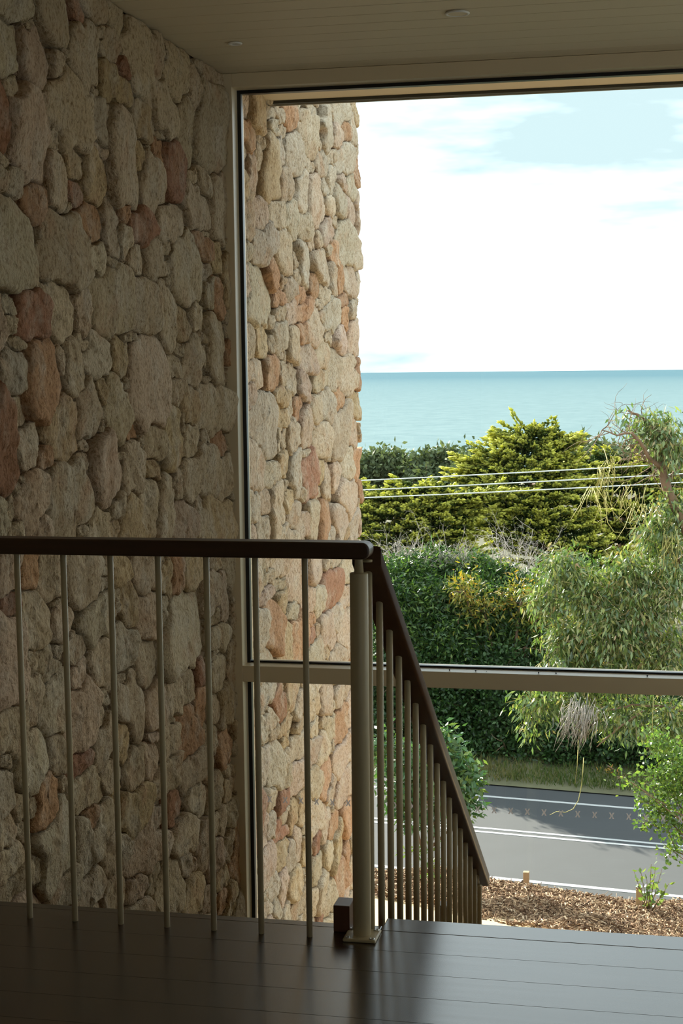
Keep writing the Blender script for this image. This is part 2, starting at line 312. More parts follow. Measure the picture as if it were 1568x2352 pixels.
STONES_IN="""4840,2617,287,79,g 4938,2599,78,40,o 5139,2636,321,161,c 5367,2716,121,81,r 5531,2762,256,95,c 5574,2705,97,62,c 5795,2779,262,99,c 4743,2482,169,175,g 4987,2495,305,224,p 5162,2502,113,100,c 5245,2559,73,32,g 5415,2576,293,285,c 5728,2686,188,133,c 5593,2637,82,90,c 5963,2667,277,288,c 5851,2617,125,118,r 5650,2541,201,177,y 6214,2738,219,205,c 6142,2809,97,37,o 6477,2712,323,324,c 6377,2769,84,64,c 6740,2679,186,189,c 6949,2803,295,90,c 6866,2815,144,82,c 6920,2566,417,388,c 5826,2520,159,100,y 5508,2478,80,45,y 6102,2554,135,92,c 6318,2540,372,267,c 6582,2529,268,278,c 4681,2248,95,188,r 4894,2245,335,342,p 4793,2366,111,98,c 5069,2301,82,52,g 5256,2361,352,290,c 5035,2367,81,41,r 5127,2253,126,84,c 5531,2382,226,169,g 5649,2434,100,52,c 6000,2447,263,164,y 6171,2442,119,87,c 6269,2426,122,51,c 5807,2290,336,402,c 5538,2271,146,68,p 4669,2122,83,53,g 4729,2062,182,108,g 4918,2013,196,138,o 5128,2112,197,211,c 5300,2186,164,120,y 5278,2097,149,71,r 5489,2165,256,191,y 5971,2311,112,133,y 6153,2218,296,250,c 6224,2363,141,126,o 6125,2350,59,43,c 6425,2307,278,279,r 6700,2307,139,74,c 6852,2297,193,117,c 6748,2170,400,198,c 7068,2208,205,292,c 4749,1873,332,278,g 4982,1922,80,62,y 5158,1883,387,262,c 5227,2022,88,38,c 5420,1997,204,112,o 5629,1993,202,185,c 5807,2067,124,65,o 5789,1965,142,125,c 6004,2031,265,141,r 6365,2081,401,156,c 5472,1867,224,124,g 5398,1923,62,39,o 5938,1904,205,110,c 5635,1866,84,58,y 6129,1917,217,151,c 6294,1967,124,51,y 6579,1897,451,316,c 6807,2011,288,111,o 6860,2077,170,49,y 7014,1991,178,128,y 6309,1887,94,48,o 6860,1911,146,98,c 5623,1721,456,251,c 5346,1671,184,156,p 5208,1715,59,49,r 5231,1645,59,66,y 4712,1669,110,54,g 4701,1614,73,69,p 4867,1649,246,158,r 4966,1740,94,47,y 5111,1673,212,214,c 4628,1602,71,186,p 5978,1705,340,210,c 6314,1684,230,286,c 6197,1763,121,127,c 6315,1836,104,52,y 6483,1656,198,160,y 6712,1683,259,131,c 6889,1808,172,141,c 7039,1800,154,165,o 6958,1555,277,336,c 6754,1608,143,76,y 6786,1560,96,42,y 6782,1504,108,56,y 6778,1452,84,42,y 6824,1416,85,35,y 6628,1497,253,219,c 6452,1543,131,73,c 5885,1592,120,49,y 5768,1590,89,54,c 5726,1511,263,173,y 5458,1510,273,171,g 5314,1564,122,67,y 5209,1464,206,213,c 5082,1497,112,101,c 4687,1455,182,169,g 4925,1423,319,270,o 4732,1545,135,45,y 6031,1413,523,389,p 6383,1483,258,112,c 6396,1370,216,119,c 6591,1305,229,178,y 6900,1277,399,250,c 5496,1389,147,109,y 5753,1410,71,48,o 5650,1328,257,320,c 5348,1324,264,219,c 5489,1303,57,69,y 5510,1253,49,41,o 4712,1325,172,120,c 5096,1254,313,237,y 4614,1244,142,355,r 5809,1220,109,73,o 6071,1172,275,172,c 6316,1167,339,290,y 6473,1234,77,88,c 6601,1133,253,186,c 6817,1158,171,92,c 7003,1121,180,116,o 7004,953,232,204,c 6686,1017,496,279,c 4815,1209,269,159,g 4930,1169,201,105,o 5505,1093,378,273,p 5306,1190,92,39,y 5293,1129,122,78,c 5661,1137,104,48,y 5816,1079,237,227,c 5898,1180,93,62,c 6052,1064,196,89,y 5142,1028,465,274,c 4820,1053,245,222,p 4730,1112,75,30,o 4702,1078,62,40,c 4660,1026,109,70,o 4575,1008,117,118,g 4883,943,146,79,p 4685,952,98,56,g 5992,916,212,209,c 6213,916,330,235,c 6281,984,105,53,c 6387,969,130,161,c 5643,928,190,126,c 5782,878,253,196,y 5430,889,241,133,c 5613,870,137,66,y 5242,890,121,56,o 6441,815,243,169,p 6699,861,214,105,c 6889,780,427,195,y 4592,808,178,144,p 4778,799,153,129,o 4935,763,190,202,c 5264,702,275,209,c 5441,720,97,64,p 5641,688,208,114,y 5453,671,98,58,c 5377,541,431,174,g 4981,659,97,32,r 5018,598,182,130,p 4810,637,247,209,c 4607,705,144,90,r 4570,564,201,375,p 5894,656,282,176,c 5755,543,162,215,y 5618,618,86,60,p 5578,551,85,78,c 5916,455,228,209,p 6196,570,165,158,y 6334,558,194,168,o 6559,570,253,194,y 6136,466,122,150,c 6403,315,530,410,g 6838,417,199,174,c 7028,367,183,201,p 6868,310,151,73,c 6963,197,310,133,c 6894,142,152,44,c 6939,44,257,185,c 5670,389,282,195,g 5864,284,301,227,c 5153,469,162,134,c 5395,373,241,210,c 5175,374,179,118,p 4908,454,203,128,c 4980,479,69,70,r 4752,499,102,67,c 4768,385,180,172,c 4938,327,206,243,g 5223,220,304,285,p 5416,232,130,65,c 5364,189,112,134,c 5705,158,304,321,c 5624,262,104,79,c 5983,65,235,194,p 6254,88,191,188,c 6409,91,244,186,c 6618,99,141,142,r 6607,-50,165,163,o 6460,-138,249,244,o 6849,-124,176,125,c 7005,-143,184,218,y 6245,-40,106,40,c 6196,-111,209,174,c 6827,-254,151,125,c 6991,-338,236,188,o 5945,-44,174,77,p 4548,313,177,171,c 4937,146,124,146,c 5368,51,209,194,c 5605,30,208,171,y 5890,-116,248,141,p 5738,-116,200,188,c 5177,40,195,91,r 4528,226,106,75,c 6186,-238,188,148,c 6468,-332,341,175,c 6754,-392,123,110,c 7061,-495,215,107,y 5458,-68,249,96,c 4756,144,225,197,g 4827,3,182,220,o 4507,-5,147,101,c 4618,35,92,96,c 4729,17,80,72,c 5223,-63,268,187,c 5253,-175,116,80,o 4914,-196,344,225,g 5150,-240,131,235,g 5366,-276,222,148,c 5420,-377,165,165,c 4512,-123,191,114,c 4565,-212,271,90,c 4742,-210,113,106,c 5713,-316,294,258,y 5996,-415,173,98,p 5794,-478,537,239,p 5592,-407,131,177,g 6231,-432,186,144,r 6512,-458,346,159,g 6331,-567,357,208,c 6642,-734,180,163,p 6857,-821,256,178,p 7039,-858,168,163,c 6932,-700,293,169,c 6847,-513,190,185,c 7044,-538,234,190,y 7067,-700,202,144,c 5736,-606,230,119,p 5514,-540,256,137,c 6127,-729,311,202,c 6320,-705,192,104,c 6450,-892,286,151,y 6914,-945,228,123,y 6906,-1068,162,95,o 7037,-1123,135,154,y 5229,-458,290,116,c 4989,-362,213,104,c 5904,-629,242,106,c"""
STONES_OUT="""7585,2756,187,129,p 7817,2739,308,199,y 8067,2794,187,68,g 8258,2818,244,76,g 8494,2825,232,132,o 8693,2879,162,80,g 8802,2890,83,68,o 9118,2976,442,58,g 9631,3070,131,20,o 8157,2734,263,75,g 8376,2754,151,65,c 8729,2799,217,111,g 8993,2806,345,228,c 9230,2859,151,65,o 9226,2794,121,71,o 9446,2897,411,226,g 9915,3074,450,139,g 9645,3033,164,68,c 10201,3154,183,43,o 10385,3133,189,145,y 9771,2909,304,151,p 10015,2992,247,126,o 10231,3024,294,215,c 10435,2996,134,131,p 7637,2609,317,168,o 7528,2519,144,193,p 7690,2448,257,231,p 7825,2542,155,139,g 7875,2620,134,73,g 8072,2505,400,345,y 8331,2625,174,142,g 8574,2645,368,267,g 8792,2716,138,99,g 8898,2643,198,94,y 9040,2636,146,77,p 9281,2691,337,170,g 9566,2754,162,101,o 9698,2791,166,82,o 9971,2805,527,189,g 10260,2857,185,144,g 10368,2769,227,226,o 8384,2466,227,185,c 8564,2474,158,122,p 8750,2464,357,230,g 9148,2456,448,325,p 9397,2561,251,113,g 9592,2643,294,169,g 9911,2645,348,112,p 10177,2640,256,172,g 9819,2524,308,208,g 9534,2462,324,122,c 10151,2480,328,187,p 10431,2499,231,331,p 7557,2190,187,190,p 7806,2246,266,185,p 7640,2333,127,82,c 8176,2280,338,158,c 8475,2290,310,182,g 8794,2276,278,151,c 7886,2107,475,210,g 8311,2098,350,298,c 9017,2225,175,129,p 9165,2230,180,137,g 9462,2307,479,135,p 9677,2380,200,89,o 9927,2269,421,296,g 10305,2218,302,190,c 10496,2224,195,186,o 9650,2180,199,144,o 9505,2203,161,61,g 7557,2044,188,109,g 7527,1901,145,164,p 8085,1977,309,192,o 8592,2063,160,80,o 8587,1982,133,105,o 8808,2052,335,265,g 9277,2068,463,219,c 9592,2005,296,185,c 9828,2025,207,161,o 10111,2033,401,202,p 10448,2028,349,216,g 7779,1830,509,316,g 8276,1941,149,78,g 8450,1890,311,164,c 8742,1872,359,126,o 9060,1944,384,143,o 8220,1832,246,119,o 9299,1903,311,153,c 9891,1894,350,99,o 8214,1786,196,137,o 8479,1795,339,184,p 8818,1814,337,165,o 9071,1699,297,288,c 9170,1860,242,79,g 9226,1776,184,80,y 9510,1792,487,246,g 9917,1826,317,192,o 10207,1858,297,131,g 10311,1677,532,267,p 10437,1911,310,89,g 7586,1587,212,210,c 7827,1613,270,182,y 8204,1637,295,173,g 8033,1593,94,99,o 8018,1721,141,76,c 8534,1613,291,204,c 8782,1673,251,140,o 9770,1660,446,169,p 9439,1667,192,88,c 9214,1557,430,200,c 8857,1502,370,225,p 8024,1447,331,193,o 8241,1440,149,138,y 8272,1536,125,60,y 7684,1448,392,169,p 7570,1343,233,122,p 7845,1183,523,323,g 8233,1308,323,108,y 8469,1402,288,154,c 8793,1374,478,192,p 9205,1397,368,134,c 9558,1449,362,228,c 9932,1420,461,237,c 10396,1425,348,247,o 10191,1506,223,103,p 8226,1193,248,157,y 8145,1076,147,168,g 8270,1095,151,158,y 8408,1261,155,135,c 8619,1250,298,138,o 8779,1131,253,244,p 9044,1220,297,185,c 9353,1246,317,204,g 9699,1259,306,197,o 9741,1081,549,369,c 10290,1217,419,194,y 10168,1027,485,244,p 10476,1030,237,190,p 8476,1092,263,187,c 8978,1097,147,118,o 9200,1027,370,215,c 9402,956,193,138,g 8211,958,298,139,y 7653,985,326,272,p 7990,912,354,118,g 8543,875,241,302,g 8770,983,197,51,g 8847,842,373,293,r 9115,864,212,154,y 9329,788,286,240,c 9624,789,303,183,p 9975,838,360,233,g 10311,848,537,196,o 10459,648,198,191,o 9859,642,530,253,p 9047,734,180,93,o 8673,757,138,83,g 8324,735,205,99,y 8074,726,314,299,c 7574,770,214,163,g 7795,768,248,133,p 8475,628,265,207,c 8950,603,412,205,c 9253,554,313,225,o 8690,575,250,129,p 9711,496,344,301,p 10177,406,263,180,g 10449,441,198,192,p 7809,638,273,145,g 7543,637,170,113,p 8187,569,199,97,g 9472,428,295,77,g 9811,392,281,80,y 10484,321,159,93,o 8416,539,236,100,c 7862,446,208,82,r 8147,386,370,140,c 7880,366,255,106,g 7723,416,134,174,c 8092,301,366,103,c 8450,290,344,271,p 8987,280,506,201,p 9327,257,160,76,g 9557,243,368,85,c 9899,127,286,191,g 9449,87,591,281,r 9856,-15,320,183,p 9036,77,302,169,g 8858,89,290,172,p 7806,293,342,76,p 8161,206,373,147,y 8413,105,237,101,g 7958,96,356,288,o 7704,126,201,203,g 8221,-47,278,217,y 8482,-80,322,255,o 8882,-1,234,120,o 8847,-103,232,133,r 8996,-108,120,88,r 9572,-118,371,200,g 9369,-170,454,281,p 9845,-235,392,294,p 8928,-232,385,148,g 7805,-81,298,189,g 9234,-287,316,111,y 9628,-366,445,130,p 9944,-454,145,97,o 9168,-338,218,55,g 7794,-241,298,148,g 8130,-280,124,49,o 8051,-356,269,184,r 8305,-360,285,208,y 8513,-469,272,149,c 8916,-447,296,135,c 9218,-580,379,195,p 9684,-634,486,132,p 9674,-824,278,220,o 9442,-671,165,107,c 8941,-548,328,156,y 8218,-519,305,144,y 7790,-306,138,47,g 7759,-426,205,148,g 8506,-598,244,129,y 7969,-493,168,73,y 9148,-698,187,69,y 9370,-777,261,142,c 9927,-806,218,225,p 8932,-697,298,136,c 7926,-403,214,109,o 7779,-474,161,95,g 8213,-590,305,132,y 8474,-672,297,194,c 8207,-690,178,126,o 7981,-677,314,245,g 7747,-617,205,226,g 8225,-816,230,126,c 8462,-866,270,162,p 8896,-808,356,163,p 9107,-873,310,153,c 9697,-1078,700,221,p 9256,-1089,352,191,o 9383,-1166,329,179,c 8915,-1006,268,157,c 9761,-1229,461,246,p 8167,-928,278,138,r 7850,-834,282,121,c 8161,-1023,228,126,r 8056,-1075,272,124,r 7818,-972,233,133,g 7702,-956,159,149,p 8368,-1076,186,142,y 8532,-1097,165,197,y 8931,-1260,300,158,c 9368,-1453,329,144,o 9837,-1524,289,219,o 9176,-1360,190,176,p 8939,-1402,181,145,r 9530,-1613,375,242,y 8439,-1256,216,196,p 8048,-1199,272,156,y 8275,-1290,234,141,g 7804,-1184,373,200,p 9770,-1772,215,196,o 9262,-1581,290,193,c 8914,-1577,270,173,c 8370,-1499,294,182,y 8111,-1412,176,189,p 7843,-1321,236,153,g 9623,-1838,348,260,o 7725,-1318,138,60,g 7743,-1399,184,79,g 9029,-1736,370,210,c 9345,-1902,330,181,c 7955,-1486,146,93,g 8179,-1578,230,108,c 8444,-1638,245,132,c 8754,-1739,291,170,c 9758,-2021,286,113,p"""
# ------------------------------------------------------------------ room constants (metres)
XS = -2.115        # plane behind the stones of the left wall
XF = -2.10         # mean face of the stones
XR = 4.2           # right wall of the room
YW, YG = 7.20, 7.30    # front of the window frame, glass
ZC = 2.84          # ceiling
ZM = -1.575        # half landing
ZL = -3.15         # lower storey
XT = 0.60          # right edge of the stair flight
YE, YN = 3.855, 3.915  # landing edge, stair nosing

def struct(name, label, cat=None):
    return thing(name, label, cat, kind='structure')

# ---- stones -------------------------------------------------------
PAL = {'c': (0.60, 0.49, 0.355), 'g': (0.60, 0.515, 0.395), 'p': (0.60, 0.465, 0.355), 'y': (0.57, 0.435, 0.27), 'o': (0.55, 0.335, 0.20), 'r': (0.44, 0.24, 0.155)}
def wobble(A, B, amp, wl, seed):
    r = np.random.default_rng(seed); out = np.zeros_like(A)
    for _ in range(7):
        a = r.uniform(0, 2 * math.pi); k = 2 * math.pi / (wl * r.uniform(0.6, 1.8))
        out += np.sin(k * (A * math.cos(a) + B * math.sin(a)) + r.uniform(0, 6.28))
    return out * amp / 2.6

def lay_stones(data, y0, y1, z0, z1, seed, rough_end=False, res=0.007):
    r = np.random.default_rng(seed)
    ny, nz_ = int((y1 - y0) / res), int((z1 - z0) / res)
    gy = y0 + (np.arange(ny) + 0.5) * res; gz = z0 + (np.arange(nz_) + 0.5) * res
    A, B = np.meshgrid(gy, gz, indexing='ij')
    Wy = A + wobble(A, B, 0.010, 0.11, seed + 1); Wz = B + wobble(A, B, 0.010, 0.11, seed + 2)
    best = np.full((ny, nz_), 9.0); lab = np.full((ny, nz_), -1)
    if rough_end:
        edge = y1 - 0.045 + 0.03 * wobble(np.zeros_like(gz), gz, 1.0, 0.35, seed + 5)
        outside = A > edge[None, :]
    else: outside = np.zeros_like(A, bool)
    st = []
    def put(cy, cz, w, h, c):
        i = len(st); th = r.uniform(-0.22, 0.22); st.append((cy, cz, w, h, c)); R = max(w, h) * 1.05
        a0, a1 = max(0, int((cy - R - y0) / res)), min(ny, int((cy + R - y0) / res) + 1)
        b0, b1 = max(0, int((cz - R - z0) / res)), min(nz_, int((cz + R - z0) / res) + 1)
        if a0 >= a1 or b0 >= b1: return
        dy = Wy[a0:a1, b0:b1] - cy; dz = Wz[a0:a1, b0:b1] - cz
        u = dy * math.cos(th) + dz * math.sin(th); v = -dy * math.sin(th) + dz * math.cos(th)
        d = ((np.abs(u) / (w / 2)) ** 2.6 + (np.abs(v) / (h / 2)) ** 2.6) ** (1 / 2.6)
        s = best[a0:a1, b0:b1]; m = d < s; s[m] = d[m]; lab[a0:a1, b0:b1][m] = i
    for s in data.split():
        a = s.split(','); put(*(float(v) / 1000 for v in a[:4]), a[4])
    cols = list('cccccgggppyyoor')
    for thr, lo, hi, asp in ((2.3, 0.15, 0.28, 1.3), (1.95, 0.07, 0.12, 1.2), (1.7, 0.035, 0.06, 1.2)):
        for _ in range(600):
            cand = np.flatnonzero((best > thr) & ~outside)
            if len(cand) == 0: break
            k = r.choice(cand); i, j = np.unravel_index(k, best.shape); s = r.uniform(lo, hi)
            put(gy[i], gz[j], s * r.uniform(0.85, asp), s * r.uniform(0.7, 1.15), r.choice(cols))
    lab[outside] = -1; lab[best > 2.2] = -1
    out = []; K = 36; ang = np.arange(K) * 2 * math.pi / K
    for i in range(len(st)):
        ii, jj = np.nonzero(lab == i)
        if len(ii) < 12: continue
        cy, cz = gy[ii].mean(), gz[jj].mean()
        ci, cj = int((cy - y0) / res), int((cz - z0) / res)
        if lab[min(ci, ny - 1), min(cj, nz_ - 1)] != i:
            k = np.argmin((ii - ci) ** 2 + (jj - cj) ** 2); cy, cz = gy[ii[k]], gz[jj[k]]
        rad = np.zeros(K)
        for q in range(K):
            ca, sa = math.cos(ang[q]), math.sin(ang[q]); R = 0.0
            while R < 0.6:
                R2 = R + 0.004; a, b = int((cy + ca * R2 - y0) / res), int((cz + sa * R2 - z0) / res)
                if not (0 <= a < ny and 0 <= b < nz_) or lab[a, b] != i: break
                R = R2
            rad[q] = R
        rad = 0.7 * rad + 0.15 * np.roll(rad, 1) + 0.15 * np.roll(rad, -1)
        rad = np.maximum(rad - 0.0012, 0.008)
        out.append((cy, cz, rad, st[i][4], len(ii) * res * res))
    return out

RINGS = ((1.0, 0.0), (1.0, 0.62), (0.975, 0.80), (0.925, 0.92), (0.83, 0.97), (0.6, 1.0), (0.3, 1.0))
def stone_mesh(cy, cz, rad, seed):
    r = np.random.default_rng(seed); K = len(rad); ang = np.arange(K) * 2 * math.pi / K
    size = float(np.mean(rad)); h = r.uniform(0.026, 0.044) + min(0.02, size * 0.12)
    ty, tz = r.uniform(-0.13, 0.13), r.uniform(-0.10, 0.10)
    ph = r.uniform(0, 6.28, 4); V = []
    for f, q in RINGS:
        jit = 1 + r.normal(0, 0.012, K)
        y = np.cos(ang) * rad * f * jit; z = np.sin(ang) * rad * f * jit
        n = 0.004 * np.sin(38 * y + ph[0]) + 0.004 * np.sin(31 * z + ph[1]) + 0.003 * np.sin(70 * (y + z) + ph[2])
        x = h * q + (ty * y + tz * z + n + r.normal(0, 0.0018, K)) * min(1, q * 1.1) * (1 if q else 0)
        V.append(np.stack([x, y, z], 1))
    V = np.concatenate(V + [np.array([[h + r.normal(0, 0.003), 0, 0]])])
    F = []
    nR = len(RINGS)
    for a in range(nR - 1):
        for k in range(K):
            F.append((a * K + k, a * K + (k + 1) % K, (a + 1) * K + (k + 1) % K, (a + 1) * K + k))
    T = [((nR - 1) * K + k, (nR - 1) * K + (k + 1) % K, nR * K) for k in range(K)]
    return V, F, T

def stone_wall(parent, stones, seed, limit=298, hue=(1, 1, 1)):
    order = sorted(range(len(stones)), key=lambda i: (stones[i][0] < 4.35, -stones[i][4]))
    r = np.random.default_rng(seed); rest = []
    for n_, i in enumerate(order):
        cy, cz, rad, c, area = stones[i]
        V, F, T = stone_mesh(cy, cz, rad, seed + i * 7)
        base = np.array(PAL[c]) * r.uniform(0.86, 1.12) * np.array([1, r.uniform(0.98, 1.01), r.uniform(0.95, 1.03)])
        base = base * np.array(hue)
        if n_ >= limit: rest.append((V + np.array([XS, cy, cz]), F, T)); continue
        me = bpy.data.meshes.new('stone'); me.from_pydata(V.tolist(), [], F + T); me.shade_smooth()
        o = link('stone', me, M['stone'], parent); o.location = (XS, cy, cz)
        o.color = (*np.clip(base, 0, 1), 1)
    if rest:
        VV, FF, b = [], [], 0
        for V, F, T in rest:
            VV += V.tolist(); FF += [tuple(k + b for k in f) for f in F + T]; b += len(V)
        me = bpy.data.meshes.new('filler_stones'); me.from_pydata(VV, [], FF); me.shade_smooth()
        o = link('filler_stones', me, M['stone'], parent); o.color = (*(np.array(PAL['c']) * np.array(hue)), 1); o['kind'] = 'stuff'

wl = struct('wall_left', 'dim interior wall of rough cream and rust limestone rubble beside the stair void', 'wall')
MB().box(XS - 0.5, XS, -3.0, YG, ZL - 0.1, ZC + 0.3).build('backing', M['mortar'], wl)
stone_wall(wl, lay_stones(STONES_IN, 3.2, YW + 0.03, -1.62, ZC + 0.005, 21), 100, hue=(1.0, 0.95, 0.83))     # indoor stones tinted to put the warm room light into their colour
wo_ = struct('wall_outside', 'daylit limestone rubble fin wall running on beyond the glass', 'wall')
MB().box(XS - 0.5, XS, YG, 10.36, -6.0, 4.3).build('backing', M['mortar'], wo_)
stone_wall(wo_, lay_stones(STONES_OUT, YG - 0.02, 10.44, -2.6, 3.75, 33, rough_end=True), 5000)

# ---- ceiling ------------------------------------------------------
ce = struct('ceiling', 'putty painted ceiling of narrow grooved lining boards', 'ceiling')
MB().box(XS, XR, -3.0, YW, ZC + 0.012, ZC + 0.25).build('backing', M['ceiling'], ce)
bw = 0.1473; b0 = 7.069
bm_ = None; k = 1
y = b0 + bw
n_board = 0
while y > 3.0:
    y1 = min(y, YW + 0.02); y0 = y - bw
    o = MB().box(XS + 0.012, XR, y0 + 0.0012, y1 - 0.0012, ZC, ZC + 0.014, 0.0028, 1).build('board', M['ceiling'], ce)
    y -= bw
MB().box(XS + 0.012, XR, -3.0, y, ZC, ZC + 0.014).build('plain_lining', M['ceiling'], ce)

# ---- landing floor --------------------------------------------------
fl = struct('floor', 'dark varnished timber landing floor reflecting the sky', 'floor')
MB().box(XS, XR, -3.0, YE - 0.01, -0.26, -0.021).build('subfloor', M['wall'], fl)
MB().box(XS, -0.72, YE - 0.03, YE - 0.005, -0.26, -0.02).build('edge_board', M['tread'], fl)
pw = 0.138; y = YN - 0.095; i = 0
while y > -2.9:
    js = sorted(random.uniform(-1.9, 1.9) for _ in range(1 + i % 2)) + [2.6] if i else [0.3, 3.2]
    xs = [XS + 0.02] + js + [XR]
    for a, b in zip(xs, xs[1:]):
        if b - a < 0.05: continue
        MB().box(a + 0.0004, b - 0.0004, y - pw + 0.0002, y - 0.0002, -0.02, 0.0, 0.0007, 1).build('plank', M['floor'], fl)
    y -= pw; i += 1
MB().box(XS + 0.02, -0.7215, YN - 0.095, YE, -0.035, 0.0, 0.003, 2).build('plank', M['floor'], fl)
MB().box(-0.72, XT, YN - 0.0945, YN, -0.035, 0.0, 0.003, 2).build('plank', M['floor'], fl)

MB().box(XT, XR, YE - 0.01, YW, -0.26, -0.021).build('subfloor', M['wall'], fl)
y = YN - 0.095
while y < YW - 0.01:
    MB().box(XT, XR, y + 0.0005, min(y + pw, YW) - 0.0005, -0.02, 0.0, 0.0012, 1).build('plank', M['floor'], fl); y += pw
MB().box(XT, XT + 0.1, YE, YW, ZM - 0.2, -0.26).build('stair_side', M['wall'], fl)
# ---- room shell -----------------------------------------------------
WY0, WY1, WZ0, WZ1 = 3.4, 6.8, 0.06, 2.0
wr = struct('wall_right', 'pale plastered wall with an opening added for fill light to the right of the stair', 'wall')
for bx_ in ((-3.0, WY0, ZL - 0.1, ZC + 0.3), (WY1, YG, ZL - 0.1, ZC + 0.3), (WY0, WY1, ZL - 0.1, WZ0), (WY0, WY1, WZ1, ZC + 0.3)):
    MB().box(XR, XR + 0.2, *bx_).build('wall_panel', M['wall'], wr)
w2_ = struct('fill_window_right', 'unseen side window added for fill light in the right hand wall of the landing', 'window')  # out of view, added to brighten the room from the right
MB().box(XR + 0.06, XR + 0.066, WY0, WY1, WZ0, WZ1).build('pane', M['glass'], w2_)  # pane of the added fill window
for bx_ in ((WY0, WY0 + 0.06, WZ0, WZ1), (WY1 - 0.06, WY1, WZ0, WZ1), (WY0 + 0.06, WY1 - 0.06, WZ0, WZ0 + 0.06), (WY0 + 0.06, WY1 - 0.06, WZ1 - 0.06, WZ1)):
    MB().box(XR + 0.02, XR + 0.11, *bx_, 0.002, 1).build('fill_window_bar', M['paint'], w2_)
wb = struct('wall_back', 'pale plastered wall behind the landing', 'wall')
BX0, BX1, BZ0, BZ1 = 1.9, 3.9, 0.1, 2.4
for bx_ in ((XS - 0.5, BX0, ZL - 0.1, ZC + 0.3), (BX1, XR + 0.2, ZL - 0.1, ZC + 0.3), (BX0, BX1, ZL - 0.1, BZ0), (BX0, BX1, BZ1, ZC + 0.3)):
    MB().box(bx_[0], bx_[1], -3.2, -3.0, bx_[2], bx_[3]).build('wall_panel', M['wall'], wb)
w3_ = struct('fill_window_back', 'unseen window added for fill light in the wall behind the landing', 'window')  # out of view, added to light the surfaces facing into the room
MB().box(BX0, BX1, -3.08, -3.074, BZ0, BZ1).build('pane', M['glass'], w3_)  # pane of the added fill window
for bx_ in ((BX0, BX0 + 0.06, BZ0, BZ1), (BX1 - 0.06, BX1, BZ0, BZ1), (BX0 + 0.06, BX1 - 0.06, BZ0, BZ0 + 0.06), (BX0 + 0.06, BX1 - 0.06, BZ1 - 0.06, BZ1)):
    MB().box(bx_[0], bx_[1], -3.12, -3.02, bx_[2], bx_[3], 0.002, 1).build('fill_window_bar', M['paint'], w3_)
wf = MB().box(XS, XR, YW, YG + 0.1, ZL - 0.1, ZM - 0.02).build('wall_front', M['wall']); tag(wf, 'plastered wall under the stair window', 'wall', kind='structure')
lf = MB().box(XS - 0.5, XR + 0.2, -3.0, YG, ZL - 0.2, ZL - 0.1).build('floor_lower', M['tread']); tag(lf, 'lower storey timber floor under the stair void', 'floor', kind='structure')

# ---- stair ----------------------------------------------------------
sf = struct('stair_flight', 'straight timber stair flight descending from the landing to the window', 'stairs')
rise, going = 0.175, 0.2575
for k in range(1, 9):
    z = -rise * k; y0 = YN + going * (k - 1)
    MB().box(-0.70, XT, y0 - 0.02, y0 + going, z - 0.035, z, 0.006, 2).build('tread', M['tread'], sf)
    MB().box(-0.70, XT, y0 - 0.02, y0, z, z + rise - 0.035).build('riser', M['tread'], sf)
ye = YN + going * 8
MB().box(-0.70, XT, ye - 0.02, ye, ZM, ZM + rise - 0.035).build('riser', M['tread'], sf)
nose = lambda yy: -(yy - YN) * rise / going
for xa in (-0.70 - 0.045,):
    MB().prism([(xa, YN - 0.06, -0.04), (xa, ye, nose(ye) - 0.06), (xa, ye, nose(ye) - 0.34), (xa, YN - 0.06, -0.34)], (0.042, 0, 0)).build('stringer', M['tread'], sf)
hl = struct('half_landing', 'timber half landing at the foot of the window', 'landing')
MB().box(XS + 0.03, XT, ye, YW, ZM - 0.2, ZM - 0.02).build('slab', M['wall'], hl)
for k in range(8):
    ya = ye + (YW - ye) * k / 8; yb = ye + (YW - ye) * (k + 1) / 8
    MB().box(XS + 0.04, XT, ya + 0.0005, yb - 0.0005, ZM - 0.02, ZM, 0.001, 1).build('plank', M['floor'], hl)
lo = struct('lower_flight', 'return flight of timber steps going down beside the stone wall', 'stairs')
for k in range(1, 9):
    z = ZM - rise * k; y0 = ye - going * (k - 1)
    MB().box(XS + 0.09, -0.755, y0 - going, y0 + 0.02, z - 0.035, z, 0.006, 2).build('tread', M['tread'], lo)
    MB().box(XS + 0.09, -0.755, y0, y0 + 0.02, z, z + rise - 0.035).build('riser', M['tread'], lo)

# ---- window -----------------------------------------------------------
w1 = struct('window_1', 'large fixed stair window in a putty painted frame with a black gasket', 'window')
JX = -2.037
MB().box(XS, JX, YW, YG + 0.10, ZM, ZC - 0.0005, 0.002, 1).build('jamb', M['paint'], w1)
MB().box(XR - 0.06, XR, YW, YG + 0.10, ZM, ZC - 0.0005, 0.002, 1).build('jamb', M['paint'], w1)
MB().box(JX, XR - 0.06, YW, YG + 0.10, 2.775, ZC - 0.0005, 0.002, 1).build('head', M['paint'], w1)
MB().box(JX, XR - 0.06, YW, YG + 0.10, -0.058, 0.021, 0.002, 1).build('transom', M['paint'], w1)
MB().box(JX, XR - 0.06, YW, YG + 0.10, ZM, ZM + 0.06, 0.002, 1).build('sill', M['paint'], w1)
for xm_ in (2.0,): MB().box(xm_ - 0.03, xm_ + 0.03, YW, YG + 0.10, ZM, 2.775, 0.002, 1).build('mullion', M['paint'], w1)
